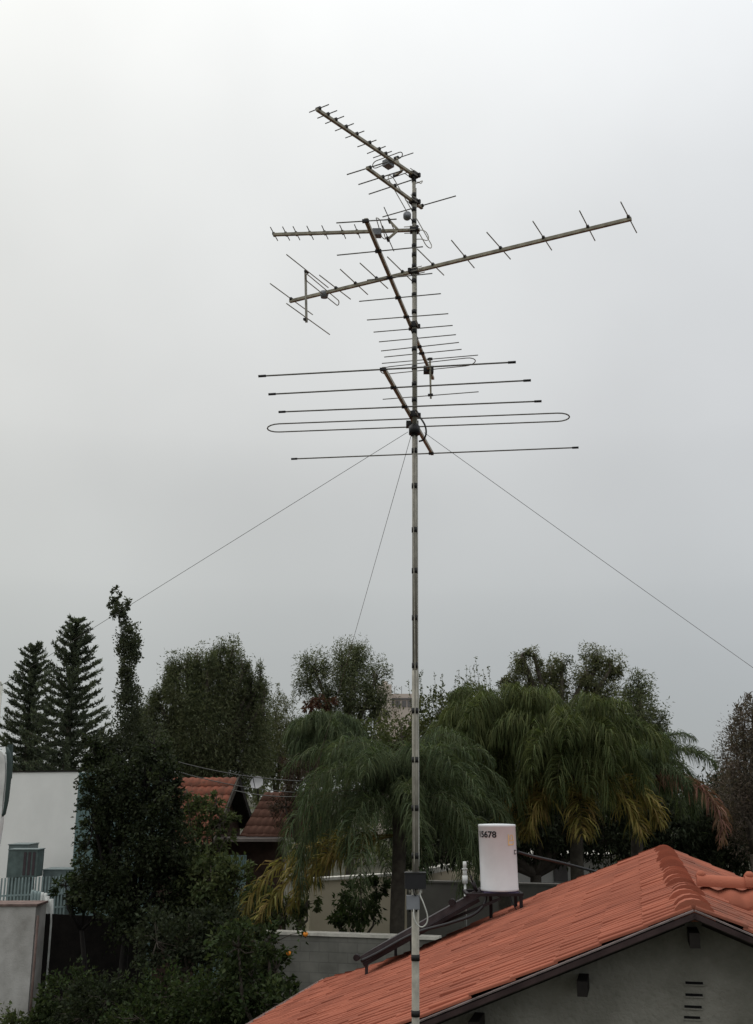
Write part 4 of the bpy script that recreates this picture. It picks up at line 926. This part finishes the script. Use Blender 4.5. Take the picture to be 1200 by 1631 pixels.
# air conditioning cabinets
def cab(px0, px1, py0, py1, Y, dep, name, label, m, cat, slats=0, grp=None):
    a, b = at(px0, py1, Y), at(px1, py0, Y); c = (a + b)/2; t_ = thing(name, (c[0], Y + dep/2, a[2]), label, cat, grp)
    hw, hh = (b[0]-a[0])/2, (b[2]-a[2])/2
    MB().box((c[0], Y + dep/2, c[2]), (hw, dep/2, hh)).build('case', M[m], t_)
    MB().box((c[0], Y + dep/2, c[2] + hh + .012), (hw + .02, dep/2 + .02, .012)).build('lid', M['teal'], t_)
    for i in range(slats):
        x_ = c[0] + hw*(.15 + .62*i/max(1, slats-1)); MB().box((x_, Y - .008, c[2] - .0), (hw*.09, .008, hh*.86)).build('grille_slot', M['grille'], t_)
    MB().bar((c[0], Y + dep/2, a[2]), (c[0], Y + dep/2, 0), hw*1.2, dep*.7).build('plinth', M['tealdark'], t_)
    return t_
cab(10, 45, 1346, 1398, 29.4, .9, 'air_conditioner', 'rear teal cabinet half hidden behind a slotted one at left', 'teal', 'cabinet')
cab(11, 61, 1354, 1397, 28.6, .55, 'air_conditioner', 'dark teal cabinet with brown slots in front of the white wall', 'tealdark', 'cabinet', 3)
cab(66, 115, 1386, 1425, 29.2, .8, 'metal_box', 'low grey teal metal box right of the slotted cabinet', 'teal', 'cabinet')
# picket fence
fn0, fn1 = at(-30, 1400, 27.2), at(106, 1392, 28.2); zt2 = fn0[2]; fn1[2] = zt2
fc = thing('picket_fence', (*((fn0+fn1)/2)[:2], 0), 'pale teal railing fence with thin upright bars at left', 'fence')
mb = MB(); zb2 = at(30, 1456, 27.5)[2]
for i in range(26):
    p = fn0 + (fn1 - fn0)*i/25; mb.box((p[0], p[1], (zt2 + zb2)/2 - .3), (.018, .012, (zt2 - zb2)/2 + .3))
mb.build('bars', M['fence'], fc)
for zz in (zt2 - .42, zb2 + .1): MB().bar((*fn0[:2], zz), (*fn1[:2], zz), .03, .04).build('rail', M['fence'], fc)
for i in range(5):
    p = at(52 + i*5.2, 1424 + i*1.2, 26.9); kk = mpp(60, 1430, 26.9)
    o = MB().tube([p - UP*.9, p, p + np.array([-.0, 0, 6*kk])], [3.0*kk, 3.0*kk, 2.2*kk], 10).build('vent_pipe', M['pvc'] if i > 2 else M['fence'], None)
    tag(o, 'leftmost pipe|second pipe from the left|middle pipe|second pipe from the right|rightmost pipe'.split('|')[i] + ' of the five stubby round topped pipes by the picket fence', 'pipe', 'stubby pipes by the fence')
for i, (px, y0, y1) in enumerate(((76, 1428, 1470), (82, 1432, 1468))):
    a, b = at(px, y1, 26.4), at(px, y0, 26.4)
    tag(MB().tube([(a[0], a[1], 0), a, b], .05, 10).build('white_pipe', M['pvc'], None), ('thin white standing pipe just right of the stubby pipes', 'shorter white standing pipe nearest the dark brown boarding')[i], 'pipe', 'white standing pipes')
# pillar
pa, pc = at(-40, 1440, 25.5), at(58, 1440, 25.5); zt3 = pa[2]
pl = thing('rendered_pillar', (*((pa+pc)/2)[:2], 0), 'stained grey rendered wall pier with a brown cap at lower left', 'wall')
wallbox(pa, pc, 0, zt3 - .05, .8, 'wall', 'pillar', parent=pl); wallbox(pa - np.array([.03, .03, 0]), pc + np.array([.03, -.03, 0]), zt3 - .05, zt3, .86, 'cap', 'cap', parent=pl)
MB().tube([(pc[0] + .08, 25.45, 0), (pc[0] + .08, 25.45, zt3 - .25)], .03, 8).build('drain_pipe', M['cap'], pl)
# dark boards
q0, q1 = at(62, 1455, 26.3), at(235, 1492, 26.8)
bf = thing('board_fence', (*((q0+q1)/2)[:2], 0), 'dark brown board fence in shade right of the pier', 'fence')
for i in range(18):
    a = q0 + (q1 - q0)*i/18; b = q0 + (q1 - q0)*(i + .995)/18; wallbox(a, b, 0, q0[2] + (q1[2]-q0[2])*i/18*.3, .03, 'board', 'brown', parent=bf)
# white rounded panel at the left edge
wp = at(-15, 1345, 16); kk = mpp(0, 1250, 16)
wpt = thing('rounded_panel', (wp[0], 16, 0), 'white round topped panel with a dark green edge cut by the left frame edge', 'panel')
prof = [(-30, 1345), (-3, 1345), (2, 1310), (4, 1280), (8, 1240), (8.5, 1215), (6.5, 1203), (2, 1196), (-6, 1193), (-30, 1193)]
MB().prism([at(x_, y_, 16) for x_, y_ in prof], (0, .12, 0)).build('panel', M['pvc'], wpt)
MB().bar(at(-20, 1345, 16.06), (*at(-20, 1345, 16.06)[:2], 0), .08, .08).build('support', M['pvc'], wpt)
MB().tube([at(x_, y_, 16.02) for x_, y_ in ((11, 1190), (14, 1200), (15.5, 1215), (14, 1245), (11, 1275), (7, 1296), (4, 1300))], [.02, .035, .04, .036, .032, .025, .015], 8).build('edge_pad', M['greenpad'], wpt)
MB().bar(at(17, 1186, 17), at(15, 1240, 17), .07, .07).bar(at(15, 1238, 17), at(-1, 1316, 17), .06, .06).bar(at(-1, 1314, 17), (*at(-1, 1314, 17)[:2], 0), .06, .06).build('post', M['greenpad'], wpt)
# lamp post at the left edge
lp0 = at(3, 1092, 38)
la = thing('street_lamp', (lp0[0], 38, 0), 'pale street lamp post at the left edge beside the norfolk pines', 'street lamp')
MB().tube([(lp0[0], 38, 0), lp0], [.09, .045], 10).build('pole', M['lamp'], la)
MB().tube([lp0, lp0 + np.array([-.05, 0, .12]), lp0 + np.array([-.35, 0, .2])], .04, 8).build('arm', M['lamp'], la)
MB().prism([lp0 + np.array([-.3, -.1, .14]), lp0 + np.array([-.85, -.1, .2]), lp0 + np.array([-.85, -.1, .27]), lp0 + np.array([-.3, -.1, .26])], (0, .2, 0)).build('lamp_head', M['lamp'], la)

# small tiled house behind
YH = 36
h0 = at(378, 1239, YH - 1.5); kk = mpp(378, 1239, YH - 1.5)
hs = thing('small_house', (h0[0], YH, 0), 'small brown walled house with a steep red tile gable roof among the trees', 'house')
L0 = h0 + np.array([-4.2, 1.1, 0])            # ridge runs left and away
rdir = unit(L0 - h0); fdir = np.array([rdir[1], -rdir[0], 0]); fdir = fdir if fdir[1] < 0 else -fdir
a2 = R(46); s1_ = fdir*cos(a2) - UP*sin(a2); n1_ = fdir*sin(a2) + UP*cos(a2); s2_ = -fdir*cos(a2) - UP*sin(a2); n2_ = -fdir*sin(a2) + UP*cos(a2)
tiles(h0, rdir, s1_, n1_, 0, 4.2, 2.9, 'roof', hs, lambda u, v: u*0 + .47, pitch=.24, course=.36, amp=.04)
tiles(h0, rdir, s2_, n2_, 0, 4.2, 2.2, 'roof', hs, lambda u, v: u*0, pitch=.24, course=.36)
e_ = h0 - rdir*.03
MB().prism([e_ + n1_*.05, e_ + s1_*2.9 + n1_*.05, e_ + s1_*2.9 - n1_*.12, e_ - n1_*.12], -rdir*.05).build('bargeboard', M['soffit'], hs)
MB().prism([e_ + n2_*.05, e_ + s2_*2.2 + n2_*.05, e_ + s2_*2.2 - n2_*.12, e_ - n2_*.12], -rdir*.05).build('bargeboard', M['wood'], hs)
for sv, nv, Lv in ((s1_, n1_, 2.85), (s2_, n2_, 2.15)):
    MB().prism([h0 - nv*.02 + rdir*.01, h0 + sv*Lv - nv*.02 + rdir*.01, h0 + sv*Lv - nv*.06 + rdir*.01, h0 - nv*.06 + rdir*.01], rdir*4.1).build('soffit', M['wood'], hs)
gw = h0 + rdir*.45 - UP*.08
MB().prism([gw, gw + s1_*2.6, (*(gw + s1_*2.6)[:2], 0), (*(gw + s2_*2.2)[:2], 0), gw + s2_*2.2], rdir*3.5).build('wall', M['brickdark'], hs)
# right hand lean-to roof, facing right-front
k0, k1, k2, k3 = at(422, 1262, YH - 1.6), at(383, 1331, YH - 2.2), at(440, 1331, YH - 2.6), at(470, 1262, YH - 2.0)
ex = unit(k3 - k0); ey = unit((k1 + k2)/2 - (k0 + k3)/2); ny = unit(np.cross(ex, ey)); ny = ny if ny[2] > 0 else -ny
tiles(k0, unit(k3 - k0), unit(k1 - k0), ny, 0, 2.6, np.linalg.norm(k1 - k0), 'side_roof', hs, lambda u, v: u*0 + .9, pitch=.24, course=.3)  # high value paints this slope's shade into the tile colour
sl0, sl1 = at(330, 1337, YH - 2.5), at(396, 1337, YH - 2.5)
MB().box((sl0 + sl1)/2 + np.array([.5, .4, 0]), ((sl1 - sl0)[0]/2 + .5, .9, .045)).build('canopy', M['slab'], hs)
MB().box((sl0 + sl1)/2 + np.array([.3, 1.2, -sl0[2]/2]), ((sl1 - sl0)[0]/2 + .7, .4, sl0[2]/2 - .06)).build('lower_wall', M['brickdark'], hs)
# satellite dish on its roof
dp = at(410, 1247, YH - 2.2); dn_ = unit(np.array([-.25, -1, .45])); _, su, uv = frame(dn_); rr_ = 10.5*mpp(410, 1247, YH - 2.2)
ds = thing('satellite_dish', dp, 'pale round satellite dish on the small house roof', 'satellite dish')
V = []; F = []
for i in range(6):
    for j in range(24): t = 2*pi*j/24; V.append(dp + (su*cos(t) + uv*sin(t))*rr_*i/5 + dn_*(.12*(i/5)**2*rr_*2))
F = [(i*24+j, i*24+(j+1) % 24, (i+1)*24+(j+1) % 24, (i+1)*24+j) for i in range(5) for j in range(24)]
MB().add(V, F, True).build('reflector', M['dish'], ds)
MB().tube([dp - dn_*.05, dp - dn_*.15 - UP*.5], .025, 6).tube([dp - uv*rr_ + dn_*.1, dp + dn_*.45], .012, 6).build('bracket', M['wood'], ds)
# green fence below it
fq0, fq1 = at(318, 1362, 31), at(392, 1358, 31); z2 = at(350, 1385, 31)[2]
gf = thing('green_fence', (*((fq0+fq1)/2)[:2], 0), 'faded green slatted fence below the small tiled house', 'fence')
mb = MB()
for i in range(24):
    p = fq0 + (fq1 - fq0)*i/23; mb.box((p[0], p[1], fq0[2]/2), (.022, .012, fq0[2]/2))
mb.build('slats', M['tealwall'], gf)
for zz in (fq0[2] - .15, fq0[2] - .75): MB().bar((*fq0[:2], zz) + np.array([0, .03, 0]), (*fq1[:2], zz) + np.array([0, .03, 0]), .03, .05).build('rail', M['tealwall'], gf)
# overhead cables
for i, (a, b, lb) in enumerate((((262, 1207, 30), (480, 1244, 29), 'upper overhead cable crossing in front of the distant trees'), ((262, 1222, 30), (470, 1262, 29), 'lower overhead cable passing over the satellite dish'), ((370, 1258, 31), (520, 1265, 29), 'short overhead cable ending at the small house gable'))):
    wire(at(*a), at(*b), .012, lb, .12, 'cable', 'overhead_cable', 'overhead cables by the small house')

# far buildings
fx = 150
a, b = at(600, 1086, fx), at(625, 1131, fx)
fbld = thing('apartment_block', ((a+b)[0]/2, fx, 0), 'distant beige apartment block peeping over the trees left of the mast', 'building')
def fbox(x0, x1, y0, Y, dep, nm, m):
    p, q = at(x0, y0, Y), at(x1, y0, Y); return MB().box(((p[0]+q[0])/2, Y + dep/2, p[2]/2), ((q[0]-p[0])/2, dep/2, p[2]/2)).build(nm, M[m], fbld)
fbox(600, 624, 1090, fx, 8, 'stair_tower', 'farwall'); fbox(608, 618, 1085, fx + 1, 4, 'lift_housing', 'farwall'); fbox(618, 668, 1105, fx + 2, 12, 'wall', 'farwall')
p, q = at(620, 1113, fx + 1.9), at(668, 1113, fx + 1.9); MB().bar(p, q, .15, .25).build('balcony_rail', M['farwin'], fbld)
for x_ in (624, 634, 644, 653): MB().box(at(x_, 1121, fx + 1.95), (.32, .06, .45)).build('window', M['farwin'], fbld)
for x_ in (629, 640): MB().bar(at(x_, 1105, fx + 3), at(x_, 1093, fx + 3), .07, .07).build('roof_aerial', M['farwin'], fbld)
p, q = at(733, 1105, 140), at(751, 1105, 140)
MB2 = MB().box(((p[0]+q[0])/2, 142, p[2]/2), ((q[0]-p[0])/2, 2, p[2]/2)).box(((p[0]+q[0])/2 + .15, 142, p[2] + .35), (.3, .4, .35))
tag(MB2.build('distant_building', M['slab'], None), 'tiny grey distant rooftop seen through the sprigs', 'building')
# far woods closing the horizon
r = np.random.default_rng(77); parts = []
for x_ in np.arange(-70, 90, 3.2):
    c = np.array([x_ + r.normal(), 95 + r.normal()*4, 2.5]); V, F, _ = blob_leaves(c, np.array([3.2, 2.5, 4.2 + r.random()*1.2]), 700, r, 30, .2, .55, .25, .2); parts.append((V, F))
V, F = joinVF(parts); fwd = struct(obj('far_woods', V, F, M['l_euc']), 'stuff'); fwd['label'] = 'distant belt of trees closing the horizon'; fwd['category'] = 'woods'
# rough ground cover in the yard
m = 26000; P = np.stack([r.uniform(-13, 3, m), r.uniform(16, 34, m), r.random(m)*.25], 1)
V, F = leaf_mesh(P, r.normal(size=(m, 3)) + UP*.9, .16, .06, r); gc = struct(obj('ground_cover', V, F, M['l_mid']), 'stuff'); gc['label'] = 'rough grass and weeds on the yard floor'; gc['category'] = 'grass'
